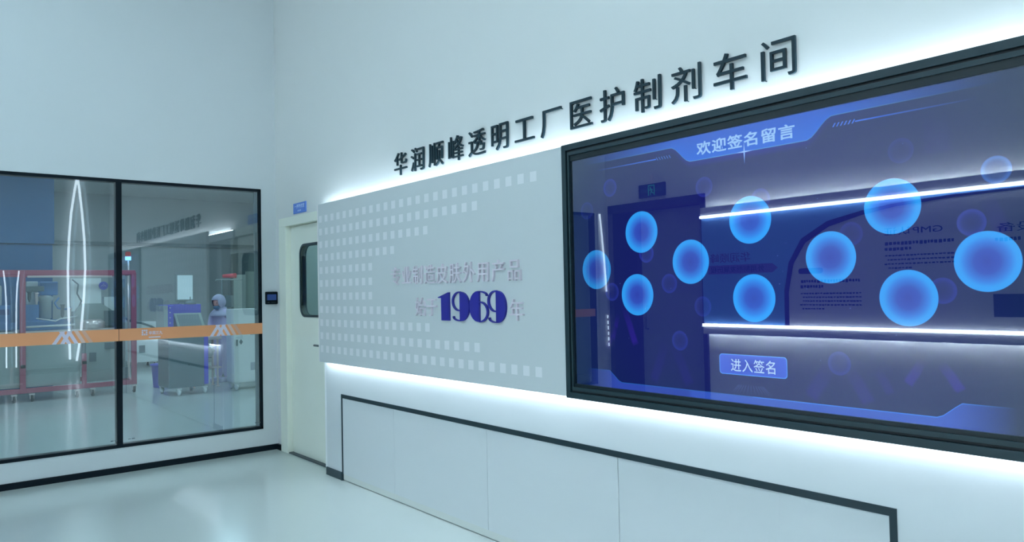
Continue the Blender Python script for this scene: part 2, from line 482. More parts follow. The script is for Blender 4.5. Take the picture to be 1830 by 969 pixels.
# white skin around the access panels
bm = new()
box(bm, 2.72, 2.74, TY1, 5.79, 0, 2.05); box(bm, 2.72, 2.74, 0.25, TY0, 0, 2.05); box(bm, 2.72, 2.74, TY0, TY1, TZ, 2.05)
struct('wall_dado_face', bm, BASEW)
bm = new()
box(bm, 2.716, 2.735, TY0 + .026, TY1 - .016, TZ - .030, TZ)
box(bm, 2.716, 2.735, TY1 - .016, TY1, 0, TZ); box(bm, 2.716, 2.735, TY0, TY0 + .026, 0, TZ)
struct('trim_2', bm, mat('outline_black', (.012, .030, .040), .3, noise=.03, nscale=3))
bm = new(); box(bm, 2.708, 2.72, TY1, 5.79, 0, .062, bev=.002); box(bm, 2.706, 2.72, TY1 - .012, TY1, 0, .066)
struct('baseboard_right', bm, mat('skirting_dark', (.018, .042, .054), .4, noise=.03))
pes = [TY1 - .016, 4.70, 3.60, 2.54, 1.666, TY0 + .026]
plab = ['flush white wall hatch beside the short black skirting, nearest the door',
        'flush white wall hatch below the white raised lettering, second from the door',
        'flush white wall hatch below the left edge of the screen',
        'flush white wall hatch below the middle of the screen, between two thin seams',
        'flush white wall hatch ending at the upright black trim, farthest right']
for i in range(5):
    y1, y0 = pes[i], pes[i + 1]
    xf = 2.7205 + (.0045 if i == 3 else .0)
    t = thing('wall_hatch', plab[i], 'hatch', (2.73, (y0 + y1) / 2, 0), 'hatches along the base of the feature wall')
    bm = new(); box(bm, xf, 2.739, y0 + .0012, y1 - .0012, .050, TZ - .031, bev=.0015); obj('hatch_board', bm, BASEW, t)
    bm = new(); box(bm, xf + .002, 2.739, y0, y1, .006, .050); obj('plinth', bm, mat('plinth_pale', seen(158, 186, 190), .3, noise=.01), t)

# ---- LED strips hidden behind the panel and screen
def led(name, x, y0, y1, z, up, label, m):
    t = thing(name, label, 'light strip', (x, (y0 + y1) / 2, z))
    b = new(); s = 1 if up else -1
    box(b, x - .014, x + .014, y0, y1, min(z, z + s * .008), max(z, z + s * .008)); obj('led_channel', b, LFR, t)
    b = new(); box(b, x - .009, x + .009, y0 + .005, y1 - .005, min(z + s * .008, z + s * .012), max(z + s * .008, z + s * .012)); obj('led_diffuser', b, m, t)
bm = new(); box(bm, 2.776, XW, 0.38, 6.01, 2.12, 2.1975); box(bm, 2.780, XW, 5.992, 6.006, 2.1975, 2.212); struct('trim_3', bm, BASEW)
led('light_strip', 2.796, .40, 5.985, 2.198, True, 'white light strip washing the wall above the grey panel and the screen', LEDT)
led('light_strip', 2.698, .40, 5.765, .960, False, 'white light strip washing the base wall below the grey panel and the screen', LEDB)

# ---- grey feature panel with its printed squares
PX0, PX1 = 2.60, 2.63
PY0, PY1, PZ0, PZ1 = 2.7415, 5.652, .943, 2.212
t = thing('feature_panel', 'large pale grey wall panel with rows of white squares and raised lettering', 'wall panel', (2.63, 4.2, PZ0))
bm = new(); box(bm, PX0, PX1, PY0, PY1, PZ0, PZ1, bev=.003)
MP = on_right(PX0, 0, 0)
rowz = [2.089, 1.986, 1.883, 1.779, 1.676, 1.572, 1.468, 1.364, 1.259, 1.155, 1.050]
rowend = [2.986, 3.517, 4.053, 4.475, 4.788, 4.790, 4.793, 4.472, 4.047, 3.516, 2.974]
for rz, re in zip(rowz, rowend):
    n = round((5.599 - re) / .1025)
    for k in range(n + 1):
        yc = 5.602 - k * (5.602 - re) / n
        f = [bm.verts.new(MP @ Vector((-yc + sx * .0262, rz + sy * .027, .0008))) for sx, sy in ((-1, -1), (1, -1), (1, 1), (-1, 1))]
        bm.faces.new(f).material_index = 1
pb = obj('panel_board', bm, [PANELM, DOTM], t, fixn=False)
bm = new(); box(bm, PX0 - .001, PX1, PY1, PY1 + .012, PZ0, PZ1, bev=.003); obj('edge_trim', bm, PANEDGE, t)
# stand-off brackets behind the panel and behind the screen
for yy in (5.2, 4.2, 3.2):
    for zz in (1.3, 1.8):
        bm = new(); box(bm, PX1, 2.72, yy - .04, yy + .04, zz - .04, zz + .04); obj('mounting_bracket', bm, STEEL, t)

# ---- raised title letters
title = '华润顺峰透明工厂医护制剂车间'
ordn = ['first', 'second', 'third', 'fourth', 'fifth', 'sixth', 'seventh', 'eighth', 'ninth', 'tenth', 'eleventh', 'twelfth', 'thirteenth', 'fourteenth']
ex, ez = .190, .180
for i, ch in enumerate(title):
    yc = 4.690 - i * .2328
    bm = new()
    M = on_right(XW, yc + ex / 2, 2.425 - .382 * ez)
    put_text(bm, ch, M, ex, ez, .012, .0, z0=.007)
    vs, fs = glyphs(ch, .5, 0.0, 3)
    # pins that hold the letter off the wall
    up = [v for v in vs if v[2] > 0]
    for q in (0, len(up) // 2):
        v = up[q]; p = M @ Vector((v[0] * ex, v[1] * ez, 0)); tube(bm, [(XW, p.y, p.z), (XW - .01, p.y, p.z)], .002, 6)
    end = ' and last' if i == 13 else ''
    tag(obj('title_character', bm, LETTER, None, False), f'black raised character {ch} on the upper wall, {ordn[i]}{end} of the title', 'raised letter', 'title characters above the glowing wall edge')
# ---- white raised lettering on the panel
ln1 = '专业制造皮肤外用产品'
ew, eh = .128, .130
for i, ch in enumerate(ln1):
    yc = 4.420 - i * (4.420 - 3.150) / 9
    bm = new(); put_text(bm, ch, on_right(PX0, yc + ew / 2, 1.598 - .382 * eh), ew, eh, .014, .0)
    tag(obj('slogan_character', bm, LETW, None, False), f'white raised character {ch} on the grey panel, {ordn[i]} of the upper slogan line', 'raised letter', 'white slogan characters on the grey panel')
for ch, yc, zc, lab in (('始', 4.112, 1.393, 'white raised character 始 at the left of the blue year, under the slogan line'),
                        ('于', 3.980, 1.393, 'white raised character 于 just left of the blue year digits'),
                        ('年', 3.138, 1.378, 'white raised character 年 just right of the blue year digits')):
    bm = new(); put_text(bm, ch, on_right(PX0, yc + ew / 2, zc - .382 * eh), ew, eh * .98, .014, .0)
    tag(obj('slogan_character', bm, LETW, None, False), lab, 'raised letter', 'white slogan characters on the grey panel')
# ---- blue fat-face year
def stroke_poly(path, widths):
    """outline of a stroke along path with half-widths"""
    L, Rr = [], []
    n = len(path)
    for i, (x, y) in enumerate(path):
        x0, y0 = path[max(0, i - 1)]; x1, y1 = path[min(n - 1, i + 1)]
        dx, dy = x1 - x0, y1 - y0; l = math.hypot(dx, dy) or 1
        nx, ny = -dy / l, dx / l; w = widths[i]
        L.append((x + nx * w, y + ny * w)); Rr.append((x - nx * w, y - ny * w))
    return L + list(reversed(Rr))
def stroke_prism(bm, path, widths, M, d0, d1):
    o = stroke_poly(path, widths); n = len(path)
    for i in range(n - 1):
        q = [o[i], o[i + 1], o[2 * n - 2 - i], o[2 * n - 1 - i]]
        prism(bm, q, M, d0, d1)
def disc_prism(bm, c, r, M, d0, d1, n=16):
    prism(bm, [(c[0] + r * math.cos(2 * PI * k / n), c[1] + r * math.sin(2 * PI * k / n)) for k in range(n)], M, d0, d1)
def nine(bm, M, W, H, d):
    """digit nine: fat right half, thin left bowl and tail; cut line at 0.46 W"""
    c = .46 * W; rw = W - c
    pts = [(c, 0)]
    n = 20
    for k in range(n + 1):
        a = -PI / 2 + PI * k / n
        pts.append((c + rw * abs(math.cos(a)) ** .85, H / 2 + H / 2 * math.sin(a)))
    pts.append((c, H))
    prism(bm, pts, M, 0, d)
    yb = .345 * H; cy = (H + yb) / 2; ry = (H - yb) / 2
    path = [(c * (1.05 - 1.0 * abs(math.sin(PI * k / 18)) ** .9), cy + ry * math.cos(PI * k / 18) * .975) for k in range(19)]
    ws = [.018 * H + .020 * H * math.sin(PI * k / 18) for k in range(19)]
    stroke_prism(bm, path, ws, M, 0, d)
    tail = [(c * 1.05 - c * .98 * math.sin(PI / 2 * k / 10) * .92, .018 * H + .115 * H * (1 - math.cos(PI / 2 * k / 10)) * 1.0) for k in range(11)]
    stroke_prism(bm, tail, [.016 * H + .014 * H * k / 10 for k in range(11)], M, 0, d)
    disc_prism(bm, tail[-1], .036 * H, M, 0, d)
YD = .012
def digit(ch, yl, z0, W, H, lab):
    M = on_right(PX0, yl, z0); bm = new()
    if ch == '1':
        prism(bm, [(.30 * W, 0), (W, 0), (W, H), (.92 * W, H), (.10 * W, .845 * H), (0, .835 * H), (0, .81 * H), (.05 * W, .80 * H), (.30 * W, .80 * H)], M, 0, YD)
    elif ch == '9': nine(bm, M, W, H, YD)
    else:
        M2 = M @ Matrix.Translation((W, H, 0)) @ Matrix.Rotation(PI, 4, 'Z'); nine(bm, M2, W, H, YD)
    tag(obj('year_digit', bm, LETB), lab, 'raised digit', 'blue year digits on the grey panel')
digit('1', 3.905, 1.308, .121, .173, 'dark blue raised digit 1 with a flag at its top, on the grey panel')
digit('9', 3.752, 1.306, .176, .177, 'dark blue raised digit 9 between the 1 and the 6')
digit('6', 3.572, 1.305, .177, .180, 'dark blue raised digit 6, its left half solid, between the two nines')
digit('9', 3.394, 1.302, .166, .183, 'blue raised digit 9 last in the year, beside the white character')

# ================================================================== THE SCREEN
SY0, SY1 = .667, 2.741
sc = thing('touch_screen', 'huge black-framed blue touch screen with glowing circles on the right wall', 'screen', (2.65, 1.71, PZ0))
def ring_frame(bm, y0, y1, z0, z1, w, xf, xb, bev=.002, ws=None):
    ws = ws or w
    box(bm, xf, xb, y0, y1, z1 - w, z1, bev=bev); box(bm, xf, xb, y0, y1, z0, z0 + w, bev=bev)
    box(bm, xf, xb, y0, y0 + ws, z0 + w, z1 - w, bev=bev); box(bm, xf, xb, y1 - ws, y1, z0 + w, z1 - w, bev=bev)
bm = new(); ring_frame(bm, SY0, SY1, PZ0 - .002, PZ1 - .002, .030, 2.576, 2.65); obj('outer_frame', bm, DARKFR, sc)
bm = new(); ring_frame(bm, SY0 + .030, SY1 - .030, PZ0 + .028, PZ1 - .032, .010, 2.588, 2.65); obj('frame_groove', bm, DARKFR2, sc)
bm = new(); ring_frame(bm, SY0 + .040, SY1 - .040, PZ0 + .038, PZ1 - .042, .018, 2.579, 2.65, .002, .010); obj('inner_frame', bm, DARKFR, sc)
bm = new(); 
for a in ((SY0 + .052, SY1 - .052, PZ1 - .088, PZ1 - .054), (SY0 + .052, SY1 - .052, PZ0 + .050, PZ0 + .071), (SY0 + .052, SY0 + .062, PZ0 + .071, PZ1 - .088), (SY1 - .0535, SY1 - .049, PZ0 + .071, PZ1 - .088)):
    box(bm, 2.587, 2.65, *a, bev=.001)
obj('bezel', bm, mat('bezel_black', (.003, .012, .018), .3, noise=.02), sc)
AY0, AY1, AZ0, AZ1 = .714, 2.714, 1.010, 2.130
bm = new(); box(bm, 2.645, 2.67, SY0 + .06, SY1 - .06, PZ0 + .08, PZ1 - .06); obj('back_housing', bm, mat('housing_black', (.01, .02, .025), .6, noise=.02), sc)
# the picture: flat shapes with their own glowing colours, front-most last
XD = 2.602
PV, PF, PC = [], [], []
CY = 1.714
def P(pts, cols, layer):
    b = len(PV)
    for i, (s, z) in enumerate(pts):
        PV.append((XD - layer * .00025, CY - s, z)); PC.append(cols[i] if isinstance(cols[0], (tuple, list)) else cols)
    PF.append(tuple(range(b, b + len(pts))))
def mix(a, b, t): return tuple(x + (y - x) * t for x, y in zip(a, b))
def B(s, z):
    """background colour of the picture at a point"""
    e = min(1.0, (abs(s) / 1.0) ** 3 * .8 + (abs(z - 1.57) / .56) ** 3 * .25)
    return mix((.010, .014, .150), (.006, .022, .085), e)  # teal toward the edges paints in the room's reflection
NS, NZ = 40, 22
for i in range(NS):
    for j in range(NZ):
        q = [(-1 + 2 * (i + a) / NS, AZ0 + (AZ1 - AZ0) * (j + b) / NZ) for a, b in ((0, 0), (1, 0), (1, 1), (0, 1))]
        P(q, [B(*p) for p in q], 0)
BR = lin(52, 168, 255); MI = lin(58, 105, 220); CE = lin(52, 72, 180)
def disc(s, z, r, stops, layer, n=56):
    """stops: list of (radius fraction, colour)"""
    for (f0, c0), (f1, c1) in zip(stops, stops[1:]):
        for k in range(n):
            a0, a1 = 2 * PI * k / n, 2 * PI * (k + 1) / n
            pt = lambda f, a: (s + r * f * math.cos(a), z + r * f * math.sin(a))
            if f0 == 0: P([(s, z), pt(f1, a0), pt(f1, a1)], [c0, c1, c1], layer)
            else: P([pt(f0, a0), pt(f1, a0), pt(f1, a1), pt(f0, a1)], [c0, c1, c1, c0], layer)
# drifting faint chevrons
def faint_stroke(s0, z0, s1, z1, w, col, layer=1, k=1.0):
    dx, dy = s1 - s0, z1 - z0; l = math.hypot(dx, dy); nx, ny = -dy / l * w, dx / l * w
    A = lambda t, q: (s0 + dx * t + nx * q, z0 + dy * t + ny * q)
    for t0, t1, k0, k1 in ((0, .5, 0.0, .75), (.5, .9, .75, 1.0), (.9, 1, 1, .3)):
        for q0, q1, e0, e1 in ((-1, -.5, 0, 1), (-.5, .5, 1, 1), (.5, 1, 1, 0)):
            pts = [A(t0, q0), A(t1, q0), A(t1, q1), A(t0, q1)]
            P(pts, [mix(B(*p), col, kk * k) for p, kk in zip(pts, (k0 * e0, k1 * e0, k1 * e1, k0 * e1))], layer)
PUR = (.026, .018, .27)
for s0, z0, s1, z1, w, k in ((.655, 1.22, .600, 1.14, .020, 1), (.710, 1.22, .765, 1.13, .020, 1), (.34, 1.19, .25, 1.06, .035, .5), (.40, 1.19, .47, 1.06, .03, .5),
                             (.50, 1.19, .545, 1.10, .02, .4), (-.70, 1.36, -.745, 1.24, .016, .8), (-.665, 1.40, -.600, 1.22, .022, .9), (-.72, 1.30, -.78, 1.20, .015, .4),
                             (-.42, 1.24, -.50, 1.06, .03, .35), (-.38, 1.24, -.30, 1.06, .03, .35), (.86, 1.75, .90, 1.62, .03, .25), (.72, 2.04, .72, 1.90, .05, .15)):
    faint_stroke(s0, z0, s1, z1, w, PUR, 1, k)
# fainter rings
for k, (y, z) in enumerate(((2.452, 1.965), (1.913, 1.904), (1.648, 1.823), (.828, 1.826), (.902, 1.668), (.993, 1.453), (1.348, 1.195), (2.11, 1.50), (2.454, 1.467), (1.935, 1.399), (2.06, 1.25), (2.237, 1.64), (2.61, 1.87), (1.29, 1.66), (1.11, 1.93))):
    s = CY - y; b = B(s, z); g = (.9, .8, .7, 1.6, 1.0, .9, .8, .8, .8, .6, .8, 1.0, .45, .5, .35)[k]
    rim = tuple(x + d * g for x, d in zip(b, (.014, .022, .20)))
    if k == 3: rim = (.03, .12, .48)
    disc(s, z, .0435, [(0, mix(b, rim, .15)), (.62, mix(b, rim, .35)), (.9, rim), (1, mix(b, rim, .6))], 1.5, 36)
# bright circles
for y, z in ((2.554, 1.577), (2.264, 1.739), (2.297, 1.452), (1.993, 1.591), (1.698, 1.746), (1.690, 1.433), (1.369, 1.580), (1.145, 1.744), (1.102, 1.430), (.862, 1.543)):
    dim = .72 if y > 2.5 else 1.0
    sc_ = lambda c: tuple(x * dim for x in c)
    disc(CY - y, z, .0955, [(0, sc_(CE)), (.40, sc_(mix(CE, MI, .4))), (.66, sc_(mix(MI, BR, .35))), (.84, sc_(mix(MI, BR, .9))), (.97, sc_(BR)), (1, sc_(mix(BR, MI, .4)))], 2)
# top banner
TB = lin(44, 92, 206); TB2 = lin(40, 108, 225)
def fade(s, lo, hi):  # 0 at |s|=hi, 1 at |s|<=lo
    return max(0.0, min(1.0, (hi - abs(s)) / (hi - lo)))
def banner_bottom(s):
    a = abs(s)
    if a < .265: return 2.022
    if a < .37:
        t = (a - .265) / .105; t = t * t * (3 - 2 * t); return 2.022 + .074 * t
    return 2.096
N = 96
for i in range(N):
    s0, s1 = -.92 + 1.84 * i / N, -.92 + 1.84 * (i + 1) / N
    q = [(s0, banner_bottom(s0)), (s1, banner_bottom(s1)), (s1, AZ1), (s0, AZ1)]
    cs = []
    for k, (s, z) in enumerate(q):
        base = TB if k > 1 else TB2
        cs.append(mix(B(s, z), base, fade(s, .30, .92) ** 1.2))
    P(q, cs, 3)
    e = lin(96, 170, 245)
    q = [(s0, banner_bottom(s0) - .0012), (s1, banner_bottom(s1) - .0012), (s1, banner_bottom(s1) + .0016), (s0, banner_bottom(s0) + .0016)]
    P(q, [mix(B(s, z), e, fade(s, .2, .88) * .75) for s, z in q], 4)
    # soft glow under the banner
    q = [(s0, banner_bottom(s0) - .030), (s1, banner_bottom(s1) - .030), (s1, banner_bottom(s1) - .001), (s0, banner_bottom(s0) - .001)]
    g = (.02, .02, .33)
    P(q, [mix(B(s, z), g, (fade(s, .1, .55) * .8 if k > 1 else 0)) for k, (s, z) in enumerate(q)], 1.2)
# side lines and hatch marks under the banner
for sg in (-1, 1):
    for i in range(12):
        a0, a1 = .452 + .395 * i / 12, .452 + .395 * (i + 1) / 12
        q = [(sg * a0, 2.0565), (sg * a1, 2.0565), (sg * a1, 2.0615), (sg * a0, 2.0615)]
        P(q, [mix(B(s, z), lin(55, 110, 235), (1 - (abs(s) - .452) / .395) ** 1.2) for s, z in q], 4)
    for i in range(6):
        a = .366 + i * .0142
        P([(sg * (a + .002), 2.053), (sg * (a + .007), 2.053), (sg * (a + .016), 2.067), (sg * (a + .011), 2.067)], lin(70, 120, 235) if sg > 0 else lin(70, 110, 200), 4)
# lower bar with stepped ends
def bot_top(s):
    a = abs(s)
    if a < .70: return 1.040
    if a < .765: return 1.040 + .052 * (a - .70) / .065
    return 1.092
for i in range(N):
    s0, s1 = -.92 + 1.84 * i / N, -.92 + 1.84 * (i + 1) / N
    q = [(s0, AZ0), (s1, AZ0), (s1, bot_top(s1)), (s0, bot_top(s0))]
    P(q, [mix(B(s, z), lin(58, 92, 200) if s > -.3 else lin(52, 78, 180), fade(s, .72, .92)) for s, z in q], 3)
    q = [(s0, bot_top(s0) - .002), (s1, bot_top(s1) - .002), (s1, bot_top(s1) + .0015), (s0, bot_top(s0) + .0015)]
    P(q, [mix(B(s, z), lin(58, 140, 250), fade(s, .74, .92) * (.85 if s > 0 else .45)) for s, z in q], 4)
# star glint
for (dx, dz) in ((.055, .004), (.004, .050)):
    ce, w = (0, 2.022), lin(190, 225, 255)
    for a, b in (((dx, 0), (0, dz)), ((0, dz), (-dx, 0)), ((-dx, 0), (0, -dz)), ((0, -dz), (dx, 0))):
        c0 = (a[0] + ce[0], a[1] + ce[1]); c1 = (b[0] + ce[0], b[1] + ce[1])
        P([ce, c0, c1], [w, lin(62, 118, 225), lin(62, 118, 225)], 5)
# rays under the button
for k in range(13):
    a = math.radians(-62 + 124 * k / 12)
    s0, z0 = math.sin(a) * .06, 1.115 - .05 * (1 - .3 * abs(math.sin(a)))
    s1, z1 = math.sin(a) * .15, 1.115 - .075 - .0 * math.cos(a)
    z1 = 1.048; s1 = s0 * 1.75; z0 = 1.085
    faint_stroke(s1, z1, s0, z0, .003, (.06, .09, .30), 1.4, .55)
# specks
for k in range(26):
    s, z = random.uniform(-.9, .9), random.uniform(1.15, 2.0); r = random.uniform(.0012, .0026)
    disc(s, z, r, [(0, lin(120, 150, 235)), (1, B(s, z))], 1.8, 8)
# button
bs, bz, bw, bh = 0.008, 1.164, .150, .0385
def rr2(w, h, r): return [(bs + p[0], bz + p[1]) for p in rrect(-w, w, -h, h, r, 5)]
o_ = rr2(bw + .003, bh + .003, .014); i_ = rr2(bw, bh, .012)
n_ = len(o_)
for k in range(n_):
    P([o_[k], o_[(k + 1) % n_], i_[(k + 1) % n_], i_[k]], lin(75, 155, 250), 5)
    P([(bs, bz), i_[k], i_[(k + 1) % n_]], [lin(48, 70, 195), lin(58, 95, 225), lin(58, 95, 225)], 5)
def ptext(text, s0, z0, w, h, col, layer, offset, spacing=1.0):
    vs, fs = glyphs(text, 0.0, offset, 3, spacing)
    xs = [v[0] for v in vs]; ys = [v[1] for v in vs]
    kx, ky = w / (max(xs) - min(xs)), h / (max(ys) - min(ys))
    b = len(PV)
    for v in vs:
        PV.append((XD - layer * .00025, CY - (s0 + (v[0] - min(xs)) * kx), z0 + (v[1] - min(ys)) * ky)); PC.append(col)
    for f in fs: PF.append(tuple(b + i for i in f))
ptext('欢迎签名留言', -.231, 2.040, .452, .058, lin(155, 200, 250), 6, .022, 1.1)
ptext('进入签名', -.090, 1.136, .200, .052, lin(190, 220, 250), 6, .006, 1.08)
me = bpy.data.meshes.new('display')
off = Vector(sc.location)
PV = [(x, y * .9931, 1.48 + (z - 1.48) * .9931) for x, y, z in PV]
me.from_pydata([tuple(Vector(v) - off) for v in PV], [], PF)
at = me.color_attributes.new('picture', 'FLOAT_COLOR', 'POINT')
for i, c in enumerate(PC): at.data[i].color = (c[0], c[1], c[2], 1)
me.materials.append(emit_attr('screen_picture'))
o = bpy.data.objects.new('display', me); COL.objects.link(o); o.parent = sc
bm = new(); box(bm, 2.591, 2.595, SY0 + .058, SY1 - .048, PZ0 + .060, PZ1 - .064); obj('cover_glass', bm, COVER, sc)

# ================================================================== OPPOSITE WALL (seen mirrored in the screen)
XF = -2.20
BOARDB = mat('board_blue', (.15, .40, .92), .5, noise=.03, nscale=2)
BOARDW = mat('board_pale', seen(140, 165, 180), .5, noise=.02, nscale=2)
NAVY = mat('board_navy', (.004, .004, .07), .5, noise=.05)
t = thing('display_board', 'long lit board with blue end and curved navy band, mirrored in the screen', 'display board', (XO, 3.0, .93))
BY0, BY1 = -1.5, 5.44
bm = new(); box(bm, XO + .04, XF, BY0, BY1, 1.05, 2.30, bev=.003); obj('board_back', bm, BOARDW, t)
# blue field left of the arch: outline in (y, z)
arch = [(4.36, 1.05), (4.356, 1.42), (4.294, 1.72), (4.151, 1.95), (3.868, 2.11), (3.518, 2.19), (3.193, 2.236), (2.698, 2.267), (2.138, 2.275), (1.6, 2.28)]
ML = on_left(XF, 0, 0)
bm = new(); prism(bm, [(BY1, 1.06), (BY1, 2.295), (1.6, 2.295)] + list(reversed(arch)), ML, .0005, .003); obj('blue_field', bm, BOARDB, t)
bm = new(); stroke_prism(bm, arch, [.026, .026, .028, .032, .030, .022, .016, .012, .010, .008], ML, .003, .006); obj('curved_band', bm, NAVY, t)
bm = new()
RAILM = mat('rail_grey', seen(140, 165, 178), .45, noise=.02)
box(bm, XF - .01, XF + .02, BY0, BY1, 2.33, 2.425, bev=.002); box(bm, XO, XF - .01, BY0, BY1, 2.305, 2.335); obj('board_rail', bm, RAILM, t)
bm = new(); box(bm, XF - .01, XF + .02, BY0, BY1, .93, 1.015, bev=.002); box(bm, XO, XF - .01, BY0, BY1, 1.012, 1.042); obj('board_rail', bm, RAILM, t)
for zz in (2.312, 1.034):
    bm = new(); box(bm, XF - .02, XF + .040, BY0, BY1, zz - .016, zz + .016, bev=.004); obj('led_tube', bm, LEDTUBE, t)
TXD = mat('board_text_navy', (.012, .015, .11), .6, noise=.02)
TXP = mat('board_text_plum', seen(70, 60, 120), .6, noise=.02)
bm = new(); put_text(bm, '华润顺峰', ML, 1, 1, .002, .0, fit=(4.79, 1.76, .54, .11), z0=.003)
obj('board_title', bm, TXP, t)
bm = new(); prism(bm, [(4.52, 1.63), (5.36, 1.63), (5.36, 1.73), (4.52, 1.73), (4.45, 1.68)], ML, .003, .0045); obj('ribbon', bm, mat('ribbon_violet', seen(75, 85, 165), .6), t)
bm = new(); put_text(bm, '外用制剂发展历程', ML, 1, 1, .002, .0, fit=(4.62, 1.645, .70, .07), z0=.0045); obj('ribbon_text', bm, TXD, t)
bm = new(); prism(bm, rrect(3.94, 4.215, 1.60, 1.66, .028, 4), ML, .0005, .003); obj('heading_pill', bm, TXD, t)
bm = new(); put_text(bm, 'GMP认证', ML, 1, 1, .002, .0, fit=(2.78, 1.945, .53, .075), z0=.0005); obj('board_heading', bm, TXD, t)
bm = new(); put_text(bm, '生产设备', ML, 1, 1, .002, .0, fit=(1.75, 1.91, .60, .08), z0=.0005); obj('board_heading', bm, TXD, t)
def textlines(nm, y0, y1, z1, n, step, h):
    for i in range(n):
        bm = new()
        z = z1 - i * step; y = y0 if i < n - 1 else y0 + (y1 - y0) * .6
        while y < y1 - .02:
            w = random.uniform(.018, .030); hh = h * random.uniform(.7, 1.0)
            prism(bm, [(y, z - hh), (y + w, z - hh), (y + w, z), (y, z)], ML, .0005, .0015); y += w + random.uniform(.006, .012)
        obj(nm, bm, TXD, t)
for a in ((3.56, 4.20, 1.535, 2, .055, .034), (2.69, 3.31, 1.88, 2, .055, .034), (1.85, 2.38, 1.86, 1, .05, .036)):
    textlines('board_text', *a)
for a in ((3.55, 4.20, 1.40, 5, .040, .016), (2.69, 3.31, 1.755, 4, .040, .016)):
    textlines('small_print', *a)
bm = new(); box(bm, XF, XF + .004, 1.75, 2.39, 1.17, 1.37); obj('board_photo', bm, mat('board_photo', (.02, .03, .09), .5, noise=.5, nscale=6), t)
# back-glow of the board on the wall above and below
led('light_strip', XO + .06, BY0, BY1, 2.335, True, 'light strip glowing above the board opposite, mirrored high in the screen', LEDBOARD)
led('light_strip', XO + .06, BY0, BY1, 1.012, False, 'light strip glowing below the board opposite, mirrored low in the screen', LEDBOARD)
# portal and its door
dr2 = set_struct('door_2', (XO, 6.2, 0), 'tall dark framed doorway in the wall opposite, seen mirrored in the screen')
DK = mat('portal_dark', (.012, .02, .028), .5, noise=.05)
bm = new()
box(bm, XO - .5, XO + .03, 6.93, 7.02, 0, 2.61); box(bm, XO - .5, XO + .03, 5.44, 5.50, 0, 2.61); box(bm, XO - .5, XO + .03, 5.44, 7.02, 2.50, 2.61)
obj('portal_frame', bm, DK, dr2)
LEAF2 = mat('portal_leaf', (.26, .30, .32), .45, noise=.05)
bm = new(); box(bm, XO - .16, XO - .11, 5.505, 6.555, .01, 2.495, bev=.004); obj('door_leaf', bm, LEAF2, dr2)
bm = new(); box(bm, XO - .11, XO - .105, 5.62, 6.25, 1.45, 2.28, bev=.002); obj('leaf_panel', bm, LEAF2, dr2)
bm = new(); box(bm, XO - .5, XO - .45, 6.555, 6.93, 0, 2.50); obj('side_reveal', bm, DK, dr2)
bm = new()
tube(bm, [(XO - .11, 6.47, .95), (XO - .06, 6.47, .95), (XO - .06, 6.47, 1.25), (XO - .11, 6.47, 1.25)], .012, 8)
obj('pull_handle', bm, CHROME, dr2)
bm = new(); box(bm, XO - .7, XO - .52, 5.2, 7.1, 0, 2.8); struct('wall_portal', bm, DK)
# exit sign over the portal
t = thing('exit_sign', 'dark green exit sign with a running figure over the portal, mirrored in the screen', 'exit sign', (XO, 6.25, 2.65))
bm = new(); box(bm, XO, XO + .03, 6.03, 6.46, 2.655, 2.825, bev=.004); obj('sign_case', bm, mat('exit_case', (.012, .04, .03), .4, noise=.03), t)
GRN = emit('exit_green', (.05, .55, .30), .9); GRD = emit('exit_dim', (.04, .18, .12), .7)
MX = on_left(XO + .03, 0, 0)
bm = new()
for (a, b, c, d) in ((6.19, 6.205, 2.675, 2.81), (6.285, 6.30, 2.675, 2.81), (6.19, 6.30, 2.795, 2.81)):
    prism(bm, [(a, c), (b, c), (b, d), (a, d)], MX, .0005, .002)
disc_prism(bm, (6.262, 2.773), .011, MX, .0005, .002)
stroke_prism(bm, [(6.258, 2.760), (6.240, 2.722)], [.011, .009], MX, .0005, .002)
for pth in ([(6.240, 2.722), (6.262, 2.705), (6.258, 2.680)], [(6.240, 2.722), (6.222, 2.705), (6.206, 2.697)], [(6.256, 2.755), (6.274, 2.740), (6.284, 2.748)], [(6.254, 2.757), (6.232, 2.752), (6.224, 2.735)]):
    stroke_prism(bm, pth, [.006] * len(pth), MX, .0005, .002)
obj('running_figure', bm, GRN, t)
bm = new(); put_text(bm, 'EXIT', MX, 1, 1, .0015, .0, fit=(6.32, 2.715, .11, .045), z0=.0005); obj('sign_text', bm, GRD, t); bm = new(); put_text(bm, '安全出口', MX, 1, 1, .0015, .0, fit=(6.05, 2.715, .13, .045), z0=.0005); obj('sign_text', bm, GRD, t)
bm = new(); tube(bm, [(XO, 6.245, 2.83), (XO + .02, 6.245, 2.83), (XO + .02, 6.245, 2.93), (XO, 6.245, 2.93)], .008, 8); obj('sign_hanger', bm, STEEL, t)
# leaf-shaped wall light at the far end behind the viewer, mirrored in the window
t = thing('arc_light', 'tall wall light of two bowed bright tubes, mirrored in the left pane', 'wall light', (2.77, -3.36, .2))
for pts in ([(2.789, 4.03), (2.74, 3.75), (2.675, 3.28), (2.635, 2.75), (2.611, 2.128), (2.615, 1.5), (2.628, .9), (2.644, .27)],
            [(2.789, 4.03), (2.825, 3.75), (2.870, 3.28), (2.908, 2.75), (2.923, 2.128), (2.895, 1.5), (2.84, .8), (2.764, .23)]):
    bm = new(); tube(bm, [(x, -3.36, z) for x, z in pts], .022, 8); obj('light_tube', bm, LEDARC, t)
for x, z in ((2.789, 4.03), (2.611, 2.128), (2.923, 2.128), (2.644, .29), (2.764, .26)):
    bm = new(); tube(bm, [(x, -3.449, z), (x, -3.36, z)], .008, 8); obj('wall_bracket', bm, STEEL, t)
